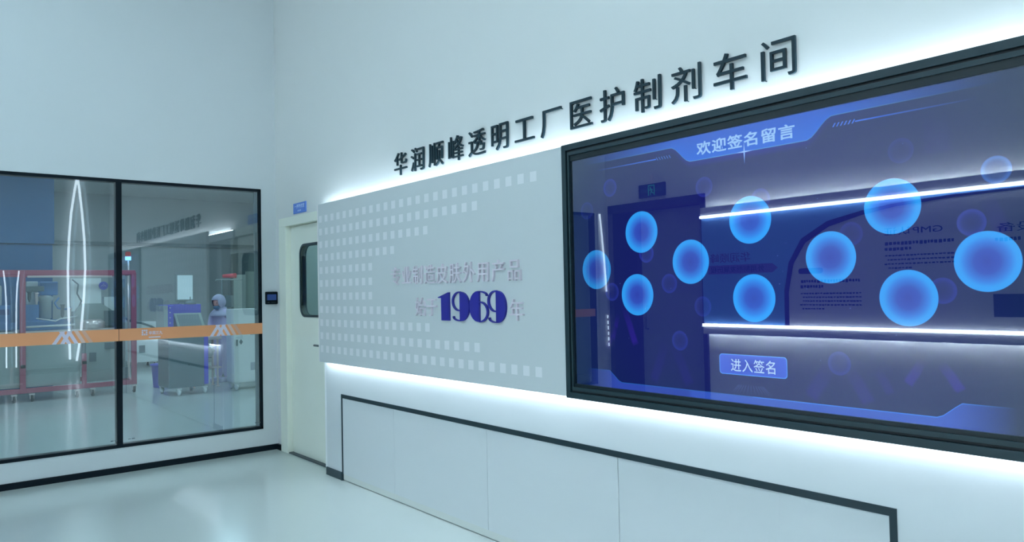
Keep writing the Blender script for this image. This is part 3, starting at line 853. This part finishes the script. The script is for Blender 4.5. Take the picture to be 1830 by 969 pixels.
# standing light behind the viewer: two bowed tubes on a round foot, mirrored in the window and again in the screen
t = thing('floor_light', 'standing light of two slim bowed tubes, mirrored at the far left of the window', 'floor light', (1.48, -1.6, 0))
bm = new(); lathe(bm, [(.17, 0), (.17, .015), (.03, .03), (.022, .30)], (1.48, -1.6, 0), 28); obj('foot', bm, STEEL, t)
bm = new(); box(bm, 1.395, 1.565, -1.615, -1.585, .29, .31, bev=.004); obj('cross_bar', bm, STEEL, t)
for sx in (-1, 1):
    bm = new(); tube(bm, [(1.48 + sx * dx, -1.6, z) for dx, z in ((.072, .30), (.072, 1.0), (.075, 1.45), (.088, 1.75), (.115, 2.02))], .012, 8); obj('light_tube', bm, LEDARC, t)
# thin bowed light on the pier between the window and the portal
t = thing('pier_light', 'thin slightly bowed light tube left of the portal, mirrored at the screen left', 'wall light', (-2.15, 7.08, .7))
bm = new(); tube(bm, [(-2.115, 7.03, 2.50), (-2.15, 7.03, 2.2), (-2.185, 7.03, 1.85), (-2.215, 7.03, 1.45)], .012, 8); obj('light_tube', bm, LEDARC, t)
for k in range(6):
    bm = new(); z = 1.13 - k * .075; tube(bm, [(-2.228 - k * .002, 7.03, z), (-2.229 - k * .002, 7.03, z - .045)], .008, 8); obj('light_segment', bm, LEDARC, t)
bm = new(); box(bm, -2.25, -2.10, 7.05, 7.079, .70, 2.52, bev=.004); obj('light_base', bm, WALL2, t)

# ================================================================== THE PRODUCTION ROOM behind the window
bm = new(); box(bm, -4, 8, 19.2, 19.35, 0, 4); box(bm, -4.15, -4, YB, 19.35, 0, 4); box(bm, 8, 8.15, YB, 19.35, 0, 4)
struct('wall_production', bm, mat('production_wall', seen_p(118, 146, 156), .5, noise=.04, nscale=.8))
bm = new(); box(bm, -4, 8, YB + .14, 19.2, 3.9, 4.0); struct('ceiling_production', bm, mat('production_ceiling', seen_p(120, 146, 156), .6, noise=.02))
bm = new(); box(bm, -4, 8, 19.1, 19.2, 2.72, 2.80); struct('trim_4', bm, mat('bulkhead_dark', seen_p(70, 98, 108), .5, noise=.02))
PD = emit('added_diffuser_production', TINT, PROD_LAMP)  # for unseen lamps added to light the production room
for lx in (.0, 2.6, 5.2):
    for ly in (9.2, 12.4, 15.6):
        added_ceiling_lamp(lx, ly, 3.9, .6, 1.2, PD, 'added unseen ceiling lamp with a glowing diffuser over the production room', 'added ceiling lamps of the production room')
BLUEP = mat('blue_partition', seen_p(32, 82, 130), .5, noise=.04, nscale=2)
bm = new(); box(bm, -1.5, 1.97, 14.75, 14.83, 0, 2.43, bev=.004); box(bm, -1.5, 1.99, 14.70, 14.83, 2.44, 3.9); 
struct('partition_production', bm, BLUEP)

RED = mat('red_rail', seen_p(116, 62, 88), .45, noise=.04)
GREYP = mat('machine_grey', seen_p(104, 134, 140), .45, noise=.05, nscale=3)
GREYL = mat('machine_pale', seen_p(116, 146, 156), .4, noise=.04, nscale=3)
GREYD = mat('machine_dark', seen_p(62, 88, 98), .5, noise=.05, nscale=3)
BLUEM = mat('machine_blue', seen_p(58, 108, 160), .4, noise=.05, nscale=3)
BLUEV = mat('cabinet_violet_blue', seen_p(58, 66, 178), .4, noise=.04, nscale=3)
WHITEP = mat('machine_white', seen_p(160, 186, 194), .4, noise=.02, nscale=3)
RUB = mat('caster_rubber', (.02, .03, .035), .6, noise=.05)
WHC = mat('caster_white', seen_p(175, 192, 198), .4, noise=.02)
def caster(par, x, y, m=WHC, r=.045):
    b = new()
    box(b, x - .035, x + .035, y - .03, y + .03, r * 2, r * 2 + .02)
    box(b, x - .026, x - .020, y - .028, y + .028, r * .8, r * 2 + .01); box(b, x + .020, x + .026, y - .028, y + .028, r * .8, r * 2 + .01)
    c = obj('caster', b, m, par)
    b = new(); lathe(b, [(r * .5, -.017), (r, -.014), (r, .014), (r * .5, .017)], (x, y, r), 16, axis='X'); obj('wheel', b, RUB if m is not WHC else WHC, c)

# ---- machine inside the red guard frame
GX0, GX1, G0, G1 = .35, 2.84, 13.0, 14.2
t = thing('guarded_machine', 'blue and grey filling machine inside a red guard frame on casters, behind the left pane', 'machine', (1.6, 13.6, 0))
for x, y in ((1.356, G0), (GX1, G0), (GX0, G0), (GX0, G1), (GX1, G1)):
    bm = new(); box(bm, x - .036, x + .036, y - .036, y + .036, .13, 1.90, bev=.006); obj('guard_post', bm, RED, t)
bm = new(); box(bm, 2.115, 2.175, G0 - .03, G0 + .03, .19, .66, bev=.005); obj('guard_post', bm, RED, t)
for y in (G0, G1):
    bm = new(); box(bm, GX0, GX1, y - .033, y + .033, 1.865, 1.935, bev=.006); obj('top_rail', bm, RED, t)
    bm = new(); box(bm, GX0, GX1, y - .033, y + .033, .13, .20, bev=.006); obj('bottom_rail', bm, RED, t)
for x in (GX0, GX1):
    bm = new(); box(bm, x - .033, x + .033, G0, G1, 1.865, 1.935, bev=.006); obj('top_rail', bm, RED, t)
    bm = new(); box(bm, x - .033, x + .033, G0, G1, .13, .20, bev=.006); obj('bottom_rail', bm, RED, t)
for x in (1.25, 1.47, 2.05, 2.26, GX0, GX1): caster(t, x, G0, STEEL, .05)
for x in (GX0, GX1): caster(t, x, G1, STEEL, .05)
for x in (1.356, 2.145):
    bm = new(); box(bm, x - .03, x + .03, G0 - .048, G0 - .034, .50, .545, bev=.004); obj('latch', bm, BLACK, t)
bm = new(); box(bm, GX0 + .05, 2.10, G0 + .03, G0 + .10, .21, .98, bev=.006); box(bm, 2.19, 2.70, G0 + .12, G0 + .5, .21, .93, bev=.01); box(bm, GX0 + .05, 2.10, G0 + .02, G0 + .03, .455, .475)
obj('lower_panel', bm, GREYP, t)
for a in ((2.24, 2.33, G0 + .1, G0 + .12, .52, .66), (2.45, 2.60, G0 + .1, G0 + .12, .70, .80), (1.0, 1.06, G0 + .01, G0 + .03, .63, .70)):
    bm = new(); box(bm, *a, bev=.004); obj('panel_fitting', bm, GREYD, t)
bm = new(); box(bm, GX0 + .06, 2.68, G0 + .10, G1 - .1, .98, 1.03, bev=.006); obj('work_deck', bm, STEEL, t)
bm = new(); box(bm, .40, 1.25, 13.35, 14.0, 1.03, 1.42, bev=.02); box(bm, .5, 1.30, 13.3, 13.5, 1.05, 1.16, bev=.02); obj('blue_housing', bm, BLUEM, t)
for a in ((1.40, 2.02, 13.30, 13.75, 1.03, 1.18), (1.42, 1.60, 13.32, 13.6, 1.17, 1.42), (1.62, 1.86, 13.38, 13.56, 1.56, 1.77)):
    bm = new(); box(bm, *a, bev=.02); obj('blue_actuator', bm, BLUEM, t)
bm = new(); lathe(bm, [(.05, 0), (.08, .03), (.08, .28), (.11, .34), (.05, .40)], (1.70, 13.45, 1.18), 20); obj('pump_body', bm, GREYL, t)
bm = new(); box(bm, 1.46, 1.62, 13.56, 13.8, 1.05, 1.78, bev=.02); obj('filling_column', bm, GREYL, t)
bm = new(); box(bm, .60, 1.15, 13.5, 13.9, 1.42, 1.72, bev=.03); obj('housing_lid', bm, GREYL, t)
bm = new()
tube(bm, [(1.86, 13.3, 1.52), (1.80, 13.28, 1.44), (1.84, 13.28, 1.36), (1.94, 13.3, 1.34), (2.02, 13.32, 1.36)], .014, 8)
obj('hose', bm, MATS['machine_blue'], t)
bm = new(); tube(bm, [(1.55, 13.2, 1.215), (1.80, 13.2, 1.165), (1.87, 13.2, 1.20), (2.10, 13.25, 1.225)], .010, 8); obj('guide_rod', bm, WHITEP, t)
bm = new(); tube(bm, [(1.42, 13.18, 1.09), (2.05, 13.18, 1.10)], .016, 8); obj('guide_rod', bm, WHITEP, t)
bm = new(); box(bm, 1.45, 2.6, 13.3, 13.34, 1.83, 1.86, bev=.005); obj('cable_tray', bm, STEEL, t)
bm = new(); box(bm, 2.03, 2.46, 13.42, 13.52, 1.30, 1.82, bev=.008); box(bm, 2.50, 2.66, 13.42, 13.55, 1.28, 1.52, bev=.008); obj('control_box', bm, WHITEP, t)
bm = new(); prism(bm, [(2.05, 1.03), (2.66, 1.03), (2.66, 1.25), (2.44, 1.42), (2.16, 1.42), (2.05, 1.25)], on_back(0, 13.42, 0), 0, .14); obj('hopper_cover', bm, GREYP, t)
bm = new(); box(bm, 2.47, 2.68, 13.24, 13.27, 1.06, 1.30, bev=.004); obj('dark_screen', bm, GREYD, t)
sg = new(); lathe(sg, [(.066, -.012), (.066, 0)], (2.49, 13.41, 1.70), 28, axis='Y'); so = obj('round_sign', sg, mat('round_sign_blue', seen_p(66, 82, 178), .4, noise=.02), t)
sg = new(); stroke_prism(sg, [(2.455, 1.69), (2.475, 1.71), (2.49, 1.69), (2.505, 1.71), (2.525, 1.69)], [.006] * 5, on_back(0, 13.397, 0), 0, .001); disc_prism(sg, (2.49, 1.725), .009, on_back(0, 13.397, 0), 0, .001); obj('sign_mark', sg, mat('round_sign_mark', seen_p(120, 140, 205), .5), so)
for k, (x, z0, z1) in enumerate(((1.47, 1.46, 1.62), (1.56, 1.42, 1.60), (1.90, 1.20, 1.42), (1.99, 1.12, 1.36))):
    bm = new(); lathe(bm, [(.006, z0), (.016, z0 + .03), (.024, z0 + .05), (.024, z1 - .02), (.034, z1 - .015), (.034, z1)], (x, 13.26, 0), 14); obj('nozzle', bm, STEEL if k % 2 else GREYD, t)
bm = new(); box(bm, 1.42, 1.66, 13.24, 13.34, 1.62, 1.70, bev=.01); obj('nozzle_block', bm, GREYD, t)
bm = new(); box(bm, .52, .92, 13.30, 13.36, 1.20, 1.36, bev=.01); obj('dark_cover', bm, GREYD, t)
bm = new(); box(bm, .40, 1.22, 13.24, 13.30, 1.28, 1.36, bev=.008); obj('navy_beam', bm, mat('machine_navy', seen_p(40, 70, 118), .4, noise=.04), t)
bm = new(); tube(bm, [(2.05, 13.36, 1.80), (2.12, 13.3, 1.72), (2.10, 13.28, 1.58), (2.16, 13.3, 1.46), (2.14, 13.34, 1.38)], .012, 8); obj('hose', bm, GREYD, t)
bm = new(); lathe(bm, [(.16, 0), (.17, .02), (.17, .10), (.12, .14)], (2.30, 13.22, 1.03), 24); obj('turntable', bm, STEEL, t)
bm = new(); box(bm, 2.645, 2.755, 13.16, 13.50, .30, 1.86, bev=.01); obj('side_column', bm, GREYL, t)
bm = new(); tube(bm, [(2.72, 13.14, .40), (2.72, 13.14, 1.80)], .02, 10); box(bm, 2.66, 2.78, 13.10, 13.16, .22, .40, bev=.01); obj('column_pipe', bm, GREYD, t)

# ---- signal tower behind it
t = thing('signal_tower', 'slim pole with a red lamp above a bright blue lamp beside the red frame corner', 'signal light', (3.04, 14.5, 0))
bm = new(); tube(bm, [(3.085, 14.5, 0), (3.085, 14.5, 2.18)], .016, 10); lathe(bm, [(.10, 0), (.10, .015)], (3.085, 14.5, 0), 20); obj('pole', bm, STEEL, t)
bm = new(); lathe(bm, [(.045, 2.165), (.048, 2.17), (.048, 2.225), (.045, 2.23)], (3.085, 14.5, 0), 18); obj('blue_lamp', bm, emit('lamp_blue', (.25, .62, 1.0), 2.2), t)
bm = new(); lathe(bm, [(.045, 2.235), (.046, 2.24), (.046, 2.30), (.03, 2.315)], (3.085, 14.5, 0), 18); obj('red_lamp', bm, emit('lamp_red', (.35, .10, .12), .8), t)

# ---- steel control cabinet with violet-blue surround
t = thing('control_cabinet', 'steel cabinet on white casters with violet blue hood and sloped panel in the production room', 'machine', (3.35, 12.25, 0))
bm = new(); box(bm, 3.085, 3.60, 11.95, 12.55, .12, .93, bev=.008); obj('cabinet_body', bm, mat('cabinet_steel', seen_p(64, 94, 106), .35, metal=.2, noise=.04, nscale=2), t)
bm = new(); box(bm, 3.603, 3.67, 11.97, 12.55, .14, .93, bev=.008); obj('side_post', bm, BLUEV, t)
bm = new(); box(bm, 3.10, 3.70, 12.42, 12.58, .93, 1.375, bev=.012); box(bm, 3.10, 3.20, 12.1, 12.42, .93, 1.365, bev=.01); obj('hood', bm, BLUEV, t)
bm = new(); box(bm, 3.045, 3.10, 12.02, 12.5, .95, 1.37, bev=.006); obj('side_column', bm, GREYL, t)
bm = new()
for z in (1.02, 1.10, 1.18, 1.26, 1.33): lathe(bm, [(.010, -.004), (.010, 0)], (3.15, 12.10, z), 10, axis='Y')
obj('hinge_dot', bm, WHITEP, t)
bm = new(); prism(bm, [(11.93, .93), (12.30, .93), (12.30, 1.24), (12.24, 1.24)], on_left(3.24, 0, 0), 0, .40); obj('sloped_panel', bm, mat('panel_greenish', seen_p(92, 122, 126), .35, noise=.04), t)
bm = new(); prism(bm, [(11.955, .97), (11.965, .965), (12.222, 1.215), (12.212, 1.22)], on_left(3.28, 0, 0), 0, .32); obj('panel_screen', bm, GREYD, t)
bm = new(); lathe(bm, [(.09, 0), (.088, .02), (.06, .045), (.015, .055), (.008, .06), (.008, .12)], (3.56, 12.5, 1.375), 20); tube(bm, [(3.36, 12.5, 1.375), (3.40, 12.5, 1.41), (3.62, 12.5, 1.41)], .006, 8); obj('dome', bm, GREYD, t)
bm = new(); box(bm, 3.26, 3.42, 12.46, 12.56, 1.375, 1.385); obj('hood_label', bm, mat('hood_dark', seen_p(35, 30, 120), .4, noise=.02), t)
bm = new(); tube(bm, [(3.38, 11.944, .45), (3.38, 11.944, .47)], .01, 8); lathe(bm, [(.018, -.006), (.018, 0)], (3.14, 11.944, .33), 12, axis='Y'); obj('cabinet_lock', bm, GREYD, t)
for x, y in ((3.13, 12.50), (3.24, 11.99), (3.62, 12.0), (3.56, 12.5)): caster(t, x, y, WHC, .045)

# ---- blue bin
t = thing('waste_bin', 'violet blue plastic bin on the floor left of the steel cabinet', 'bin', (3.33, 13.4, 0))
bm = new(); lathe(bm, [(.105, 0), (.11, .01), (.135, .355), (.15, .36), (.15, .385), (.138, .385), (.128, .36), (.10, .03)], (3.33, 13.4, 0), 28); obj('bin_body', bm, BLUEV, t)
bm = new(); lathe(bm, [(.150, .355), (.158, .36), (.158, .39), (.150, .392)], (3.33, 13.4, 0), 28); obj('bin_rim', bm, BLUEV, t)

# ---- white cabinet by the right jamb
t = thing('white_cabinet', 'tall white machine cabinet with vents on casters beside the right window jamb', 'cabinet', (4.4, 12.3, 0))
bm = new(); box(bm, 4.055, 4.85, 11.95, 12.30, .115, 1.285, bev=.008); obj('cabinet_body', bm, WHITEP, t)
bm = new(); box(bm, 4.062, 4.843, 11.94, 11.952, .13, .93, bev=.003); obj('cabinet_door', bm, WHITEP, t)
for zz in (.37, .93):
    bm = new()
    for k in range(6): box(bm, 4.315 + k * .0185, 4.327 + k * .0185, 11.935, 11.942, zz - .07, zz + .055, bev=.001)
    obj('vent', bm, mat('vent_grey', seen_p(104, 132, 150), .5, noise=.02), t)
bm = new(); box(bm, 4.087, 4.112, 11.925, 11.942, .70, .80, bev=.004); obj('cabinet_handle', bm, GREYD, t)
bm = new(); prism(bm, [(4.165, .715), (4.195, .76), (4.165, .805), (4.135, .76)], on_back(0, 11.939, 0), 0, .001); obj('diamond_sticker', bm, GREYD, t)
for x, y in ((4.11, 12.0), (4.80, 12.0), (4.11, 12.25), (4.80, 12.25)): caster(t, x, y, WHC, .045)

# ---- packing bench between the cabinets, with a machine head
t = thing('packing_bench', 'steel bench machine with tubular legs between the steel cabinet and the white cabinet', 'machine', (3.87, 12.95, 0))
bm = new(); box(bm, 3.60, 4.12, 12.72, 13.05, .78, .82, bev=.005); box(bm, 3.60, 4.12, 12.74, 13.03, .30, .325, bev=.004); obj('bench_top', bm, STEEL, t)
for x, y in ((3.68, 12.76), (4.06, 12.76), (3.68, 13.02), (4.06, 13.02)):
    bm = new(); tube(bm, [(x, y, 0), (x, y, .78)], .016, 10); lathe(bm, [(.03, 0), (.03, .012)], (x, y, 0), 14); obj('leg', bm, STEEL, t)
bm = new(); lathe(bm, [(.09, 0), (.10, .02), (.10, .16), (.06, .20)], (3.92, 12.88, .50), 20); box(bm, 3.70, 3.98, 12.8, 12.98, .40, .47, bev=.01); lathe(bm, [(.05, 0), (.05, .26)], (3.74, 12.9, .50), 16); obj('motor', bm, GREYP, t)
bm = new(); tube(bm, [(3.72, 12.8, .70), (3.80, 12.78, .62), (3.95, 12.78, .66), (4.02, 12.8, .58)], .018, 8); obj('hose', bm, GREYL, t)

# ---- white floor machine, far left
t = thing('white_machine', 'low white machine with a hose far back between the red frame and the blue hood', 'machine', (4.1, 17.6, 0))
bm = new(); box(bm, 3.78, 4.28, 17.4, 18.1, .12, .60, bev=.01); box(bm, 3.78, 4.28, 17.5, 18.1, .60, .98, bev=.01); obj('machine_body', bm, WHITEP, t)
bm = new(); box(bm, 3.90, 4.02, 17.39, 17.402, .33, .48, bev=.004); box(bm, 3.79, 3.86, 17.49, 17.502, .72, .84, bev=.004); obj('machine_panel', bm, GREYD, t)
bm = new(); tube(bm, [(3.62, 17.42, 1.10), (3.78, 17.42, .98), (3.95, 17.42, .96), (4.15, 17.42, .88), (4.30, 17.42, .78)], .022, 8); obj('hose', bm, GREYD, t)
for x in (3.84, 4.22):
    for y in (17.46, 18.04): caster(t, x, y, STEEL, .05)

# ---- lit pass window in the far wall
w2 = set_struct('window_2', (5.33, 19.2, 1.44), 'small bright pass window in the far wall of the production room')
bm = new()
for (a, b, c, d) in ((5.12, 5.55, 2.03, 2.07), (5.12, 5.55, 1.40, 1.44), (5.12, 5.155, 1.44, 2.03), (5.515, 5.55, 1.44, 2.03)): box(bm, a, b, 19.15, 19.2, c, d)
obj('window_frame', bm, GREYL, w2)
bm = new(); box(bm, 5.155, 5.515, 19.17, 19.19, 1.44, 2.03); obj('lit_pane', bm, emit('lit_pane', (.36, .56, .64), 1.0), w2)

# ---- stand with red cone sign
t = thing('sign_stand', 'thin crossbar stand carrying a red tapered flag, behind the person', 'stand', (4.53, 14.0, 0))
bm = new(); tube(bm, [(4.545, 14, 0), (4.545, 14, 1.80)], .014, 10); lathe(bm, [(.16, 0), (.16, .02), (.03, .03)], (4.545, 14, 0), 20); obj('pole', bm, GREYD, t)
bm = new(); tube(bm, [(4.44, 14, 1.80), (4.92, 14, 1.80)], .012, 8); tube(bm, [(4.44, 14, 1.80), (4.44, 14, 1.77)], .012, 8); obj('crossbar', bm, GREYP, t)
bm = new(); tube(bm, [(4.56, 14, 1.865), (4.80, 14, 1.875)], .03, 12, taper=[.028, .048]); obj('red_cone', bm, mat('cone_red', seen_p(160, 66, 84), .45, noise=.03), t)
bm = new(); tube(bm, [(4.67, 14, 1.80), (4.67, 14, 1.50)], .005, 6); obj('hanging_cord', bm, GREYD, t)
bm = new(); box(bm, 4.60, 4.745, 13.97, 14.03, 1.29, 1.51, bev=.01); obj('hanging_box', bm, GREYD, t)

# ---- folding screen right
t = thing('folding_screen', 'grey green folding screen standing behind the white cabinet', 'screen', (5.9, 16, 0))
FS = mat('screen_cloth', seen_p(98, 126, 128), .7, noise=.04, nscale=3)
for k in range(5):
    bm = new(); x = 5.46 + k * .22; y0, y1 = (15.95, 16.05) if k % 2 else (16.05, 15.95)
    prism(bm, [(x, y0), (x + .215, y1), (x + .215, y1 + .03), (x, y0 + .03)], Matrix.Identity(4), 0.0, 2.02 if k else 1.95); obj('screen_leaf', bm, FS, t)
# ---- dark locker against the far wall, top right
t = thing('dark_cabinet', 'dark tall cabinet high behind the folding screen at the right of the window', 'cabinet', (6.9, 18.6, 0))
bm = new(); box(bm, 6.35, 7.4, 18.3, 18.9, .06, 2.55, bev=.01); obj('cabinet_body', bm, GREYD, t)
bm = new(); box(bm, 6.37, 6.87, 18.285, 18.30, .1, 2.5, bev=.004); box(bm, 6.88, 7.38, 18.285, 18.30, .1, 2.5, bev=.004); obj('cabinet_door', bm, GREYD, t)
bm = new(); box(bm, 6.38, 7.37, 18.33, 18.87, 0, .06); obj('cabinet_base', bm, BLACK, t)

# ================================================================== THE PERSON in clean-room clothing
def skin_obj(name, verts, edges, radii, m, parent, root=0, sub=2):
    me = bpy.data.meshes.new('skeleton'); me.from_pydata([Vector(v) for v in verts], edges, [])
    o = bpy.data.objects.new('skeleton', me); COL.objects.link(o)
    md = o.modifiers.new('skin', 'SKIN'); md.use_smooth_shade = True
    for i, r in enumerate(radii):
        rr = r if isinstance(r, tuple) else (r, r)
        me.skin_vertices[0].data[i].radius = rr; me.skin_vertices[0].data[i].use_root = (i == root)
    s = o.modifiers.new('sub', 'SUBSURF'); s.levels = sub; s.render_levels = sub
    dg = bpy.context.evaluated_depsgraph_get(); dg.update()
    nm = bpy.data.meshes.new_from_object(o.evaluated_get(dg))
    bpy.data.objects.remove(o)
    for p in nm.polygons: p.use_smooth = True
    nm.materials.clear(); nm.materials.append(m)
    q = bpy.data.objects.new(name, nm); COL.objects.link(q); q.parent = parent
    return q
PXc, PYc = 4.34, 13.40
SUIT = mat('cleanroom_suit', seen_p(140, 158, 200), .7, noise=.06, nscale=9, bump=.3)
HOODM = mat('cleanroom_hood', seen_p(122, 144, 176), .7, noise=.05, nscale=10, bump=.2)
SKIN = mat('skin', seen_p(150, 132, 136), .5, noise=.03, nscale=20)
per = thing('person', 'person in pale hooded cleanroom coverall looking down at work behind the white cabinet', 'person', (PXc, PYc, 0))
per.rotation_euler = (0, 0, math.radians(-58))     # turned to the left of the picture and toward the window
per.scale = (1.02, 1.02, .972)
# local frame: faces -Y, height about 1.55 m; arms bent to a bench in front
V = [(0, .02, .84), (0, .02, .96), (0, .03, 1.10), (0, .01, 1.21), (0, -.02, 1.285), (0, -.045, 1.35), (0, -.06, 1.44),
     (.075, .02, .80), (.085, -.005, .44), (.085, .03, .07), (.085, -.09, .04),
     (-.075, .02, .80), (-.085, -.005, .44), (-.085, .03, .07), (-.085, -.09, .04),
     (.10, 0, 1.235), (.175, .01, 1.205), (.215, -.01, .985), (.135, -.20, .925), (.095, -.275, .92),
     (-.10, 0, 1.235), (-.175, .01, 1.205), (-.215, -.01, .985), (-.135, -.20, .925), (-.095, -.275, .92)]
Eg = [(0, 1), (1, 2), (2, 3), (3, 4), (4, 5), (5, 6), (0, 7), (7, 8), (8, 9), (9, 10), (0, 11), (11, 12), (12, 13), (13, 14),
      (3, 15), (15, 16), (16, 17), (17, 18), (18, 19), (3, 20), (20, 21), (21, 22), (22, 23), (23, 24)]
Rb = [(.14, .11), (.125, .095), (.14, .10), (.13, .09), .055, .05, .07, .085, .055, .035, .03, .085, .055, .035, .03,
      .07, .058, .042, .032, .022, .07, .058, .042, .032, .022]
body = skin_obj('body', V, Eg, Rb, SKIN, per)
# head with face (part of the body surface)
bm = new(); bm.from_mesh(body.data)
hc = Vector((0, -.075, 1.425))
vs = ellipsoid(bm, hc, .076, .095, .115, 0, 28, 20)
for v in vs:
    l = v.co - hc
    if l.y < 0:
        fy, fz, fx = -l.y / .095, l.z / .115, l.x / .076
        nose = math.exp(-((fx / .22) ** 2 + ((fz + .12) / .20) ** 2)) * .024
        sock = -math.exp(-(((abs(fx) - .42) / .22) ** 2 + ((fz - .08) / .13) ** 2)) * .009
        lip = math.exp(-((fx / .34) ** 2 + ((fz + .50) / .08) ** 2)) * .007
        chin = math.exp(-((fx / .35) ** 2 + ((fz + .85) / .18) ** 2)) * .012
        v.co.y -= (nose + sock + lip + chin) * fy
    if l.z < 0: v.co.x = hc.x + l.x * (1 - .22 * min(1, -l.z / .115))
bmesh.ops.rotate(bm, verts=vs, cent=hc, matrix=Matrix.Rotation(math.radians(16), 3, 'X'))
# ears
for sx in (-1, 1): ellipsoid(bm, (hc.x + sx * .078, hc.y + .012, hc.z), .010, .022, .032, 0, 10, 8)
bm.to_mesh(body.data); bm.free()
def lp(name, bm, m, parent):
    bmesh.ops.recalc_face_normals(bm, faces=bm.faces)
    me = bpy.data.meshes.new(name); bm.to_mesh(me); bm.free(); me.materials.append(m)
    for p in me.polygons: p.use_smooth = True
    o = bpy.data.objects.new(name, me); COL.objects.link(o); o.parent = parent; return o
# eyes
bm = new()
for sx in (-1, 1): ellipsoid(bm, (sx * .030, hc.y - .083, hc.z + .004 - .012), .011, .008, .006, 0, 10, 8)
lp('eyes', bm, mat('eye_dark', (.02, .02, .025), .3, noise=.02), per)
# coverall: same pose, looser, ending at wrists, neck and ankles
Rc = [(.175, .14), (.165, .13), (.185, .135), (.165, .115), .078, .062, .07, .115, .082, .062, .05, .115, .082, .062, .05,
      .095, .082, .066, .052, .040, .095, .082, .066, .052, .040]
keep = [i for i in range(25) if i not in (5, 6, 10, 14)]
rm = {k: j for j, k in enumerate(keep)}
Vc = [V[i] for i in keep]
Ec = [(rm[a], rm[b]) for a, b in Eg if a in rm and b in rm]
skin_obj('coverall', Vc, Ec, [Rc[i] for i in keep], SUIT, per)
# hood: shell over the head open at the face, with a cape on the shoulders
bm = new()
vs = ellipsoid(bm, hc + Vector((0, .012, .012)), .112, .122, .138, 0, 30, 22)
kill = [f for f in bm.faces if (lambda c: c.y < hc.y - .045 and abs(c.x) < .068 and hc.z - .09 < c.z < hc.z + .068)(f.calc_center_median())]
bmesh.ops.delete(bm, geom=kill, context='FACES')
bmesh.ops.rotate(bm, verts=bm.verts, cent=hc, matrix=Matrix.Rotation(math.radians(14), 3, 'X'))
lathe(bm, [(.085, .135), (.095, .10), (.125, .06), (.175, .02), (.190, -.02), (.186, -.03), (.10, .03)], (0, -.01, 1.21), 24)
ho = lp('hood', bm, HOODM, per); sm = ho.modifiers.new('thick', 'SOLIDIFY'); sm.thickness = .004
# mask under the chin
bm = new(); ellipsoid(bm, (0, hc.y - .045, hc.z - .085), .058, .05, .042, 0, 18, 12); lp('mask', bm, mat('mask_blue', seen_p(70, 115, 150), .7, noise=.05), per)
# shoes
bm = new()
for sx in (-1, 1): box(bm, sx * .085 - .045, sx * .085 + .045, -.17, .075, 0, .085, bev=.03)
lp('shoes', bm, HOODM, per)
# gloved hands: palm, four bent fingers and a side thumb
GLV = mat('glove_white', seen_p(170, 188, 205), .5, noise=.03)
for sx in (-1, 1):
    wx, wy, wz = sx * .095, -.275, .92
    def q(a, b, c): return (wx - sx * a, wy - b, wz + c)
    hv = [q(0, -.01, 0), q(.0, .035, 0), q(.0, .075, -.004)]; he = [(0, 1), (1, 2)]; hr = [(.026, .020), (.038, .016), (.040, .014)]
    for fx, L in ((-.030, .060), (-.010, .072), (.010, .070), (.029, .054)):
        b0 = len(hv)
        hv += [q(fx, .078, -.004), q(fx * 1.1, .078 + L * .45, -.012), q(fx * 1.1, .078 + L * .75, -.030), q(fx * 1.05, .078 + L * .9, -.050)]
        he += [(2, b0), (b0, b0 + 1), (b0 + 1, b0 + 2), (b0 + 2, b0 + 3)]; hr += [.0105, .0098, .009, .008]
    b0 = len(hv); hv += [q(.042, .035, -.006), q(.062, .062, -.018), q(.058, .085, -.032)]; he += [(1, b0), (b0, b0 + 1), (b0 + 1, b0 + 2)]; hr += [.013, .011, .009]
    skin_obj('glove', hv, he, hr, GLV, per, 1, 1)
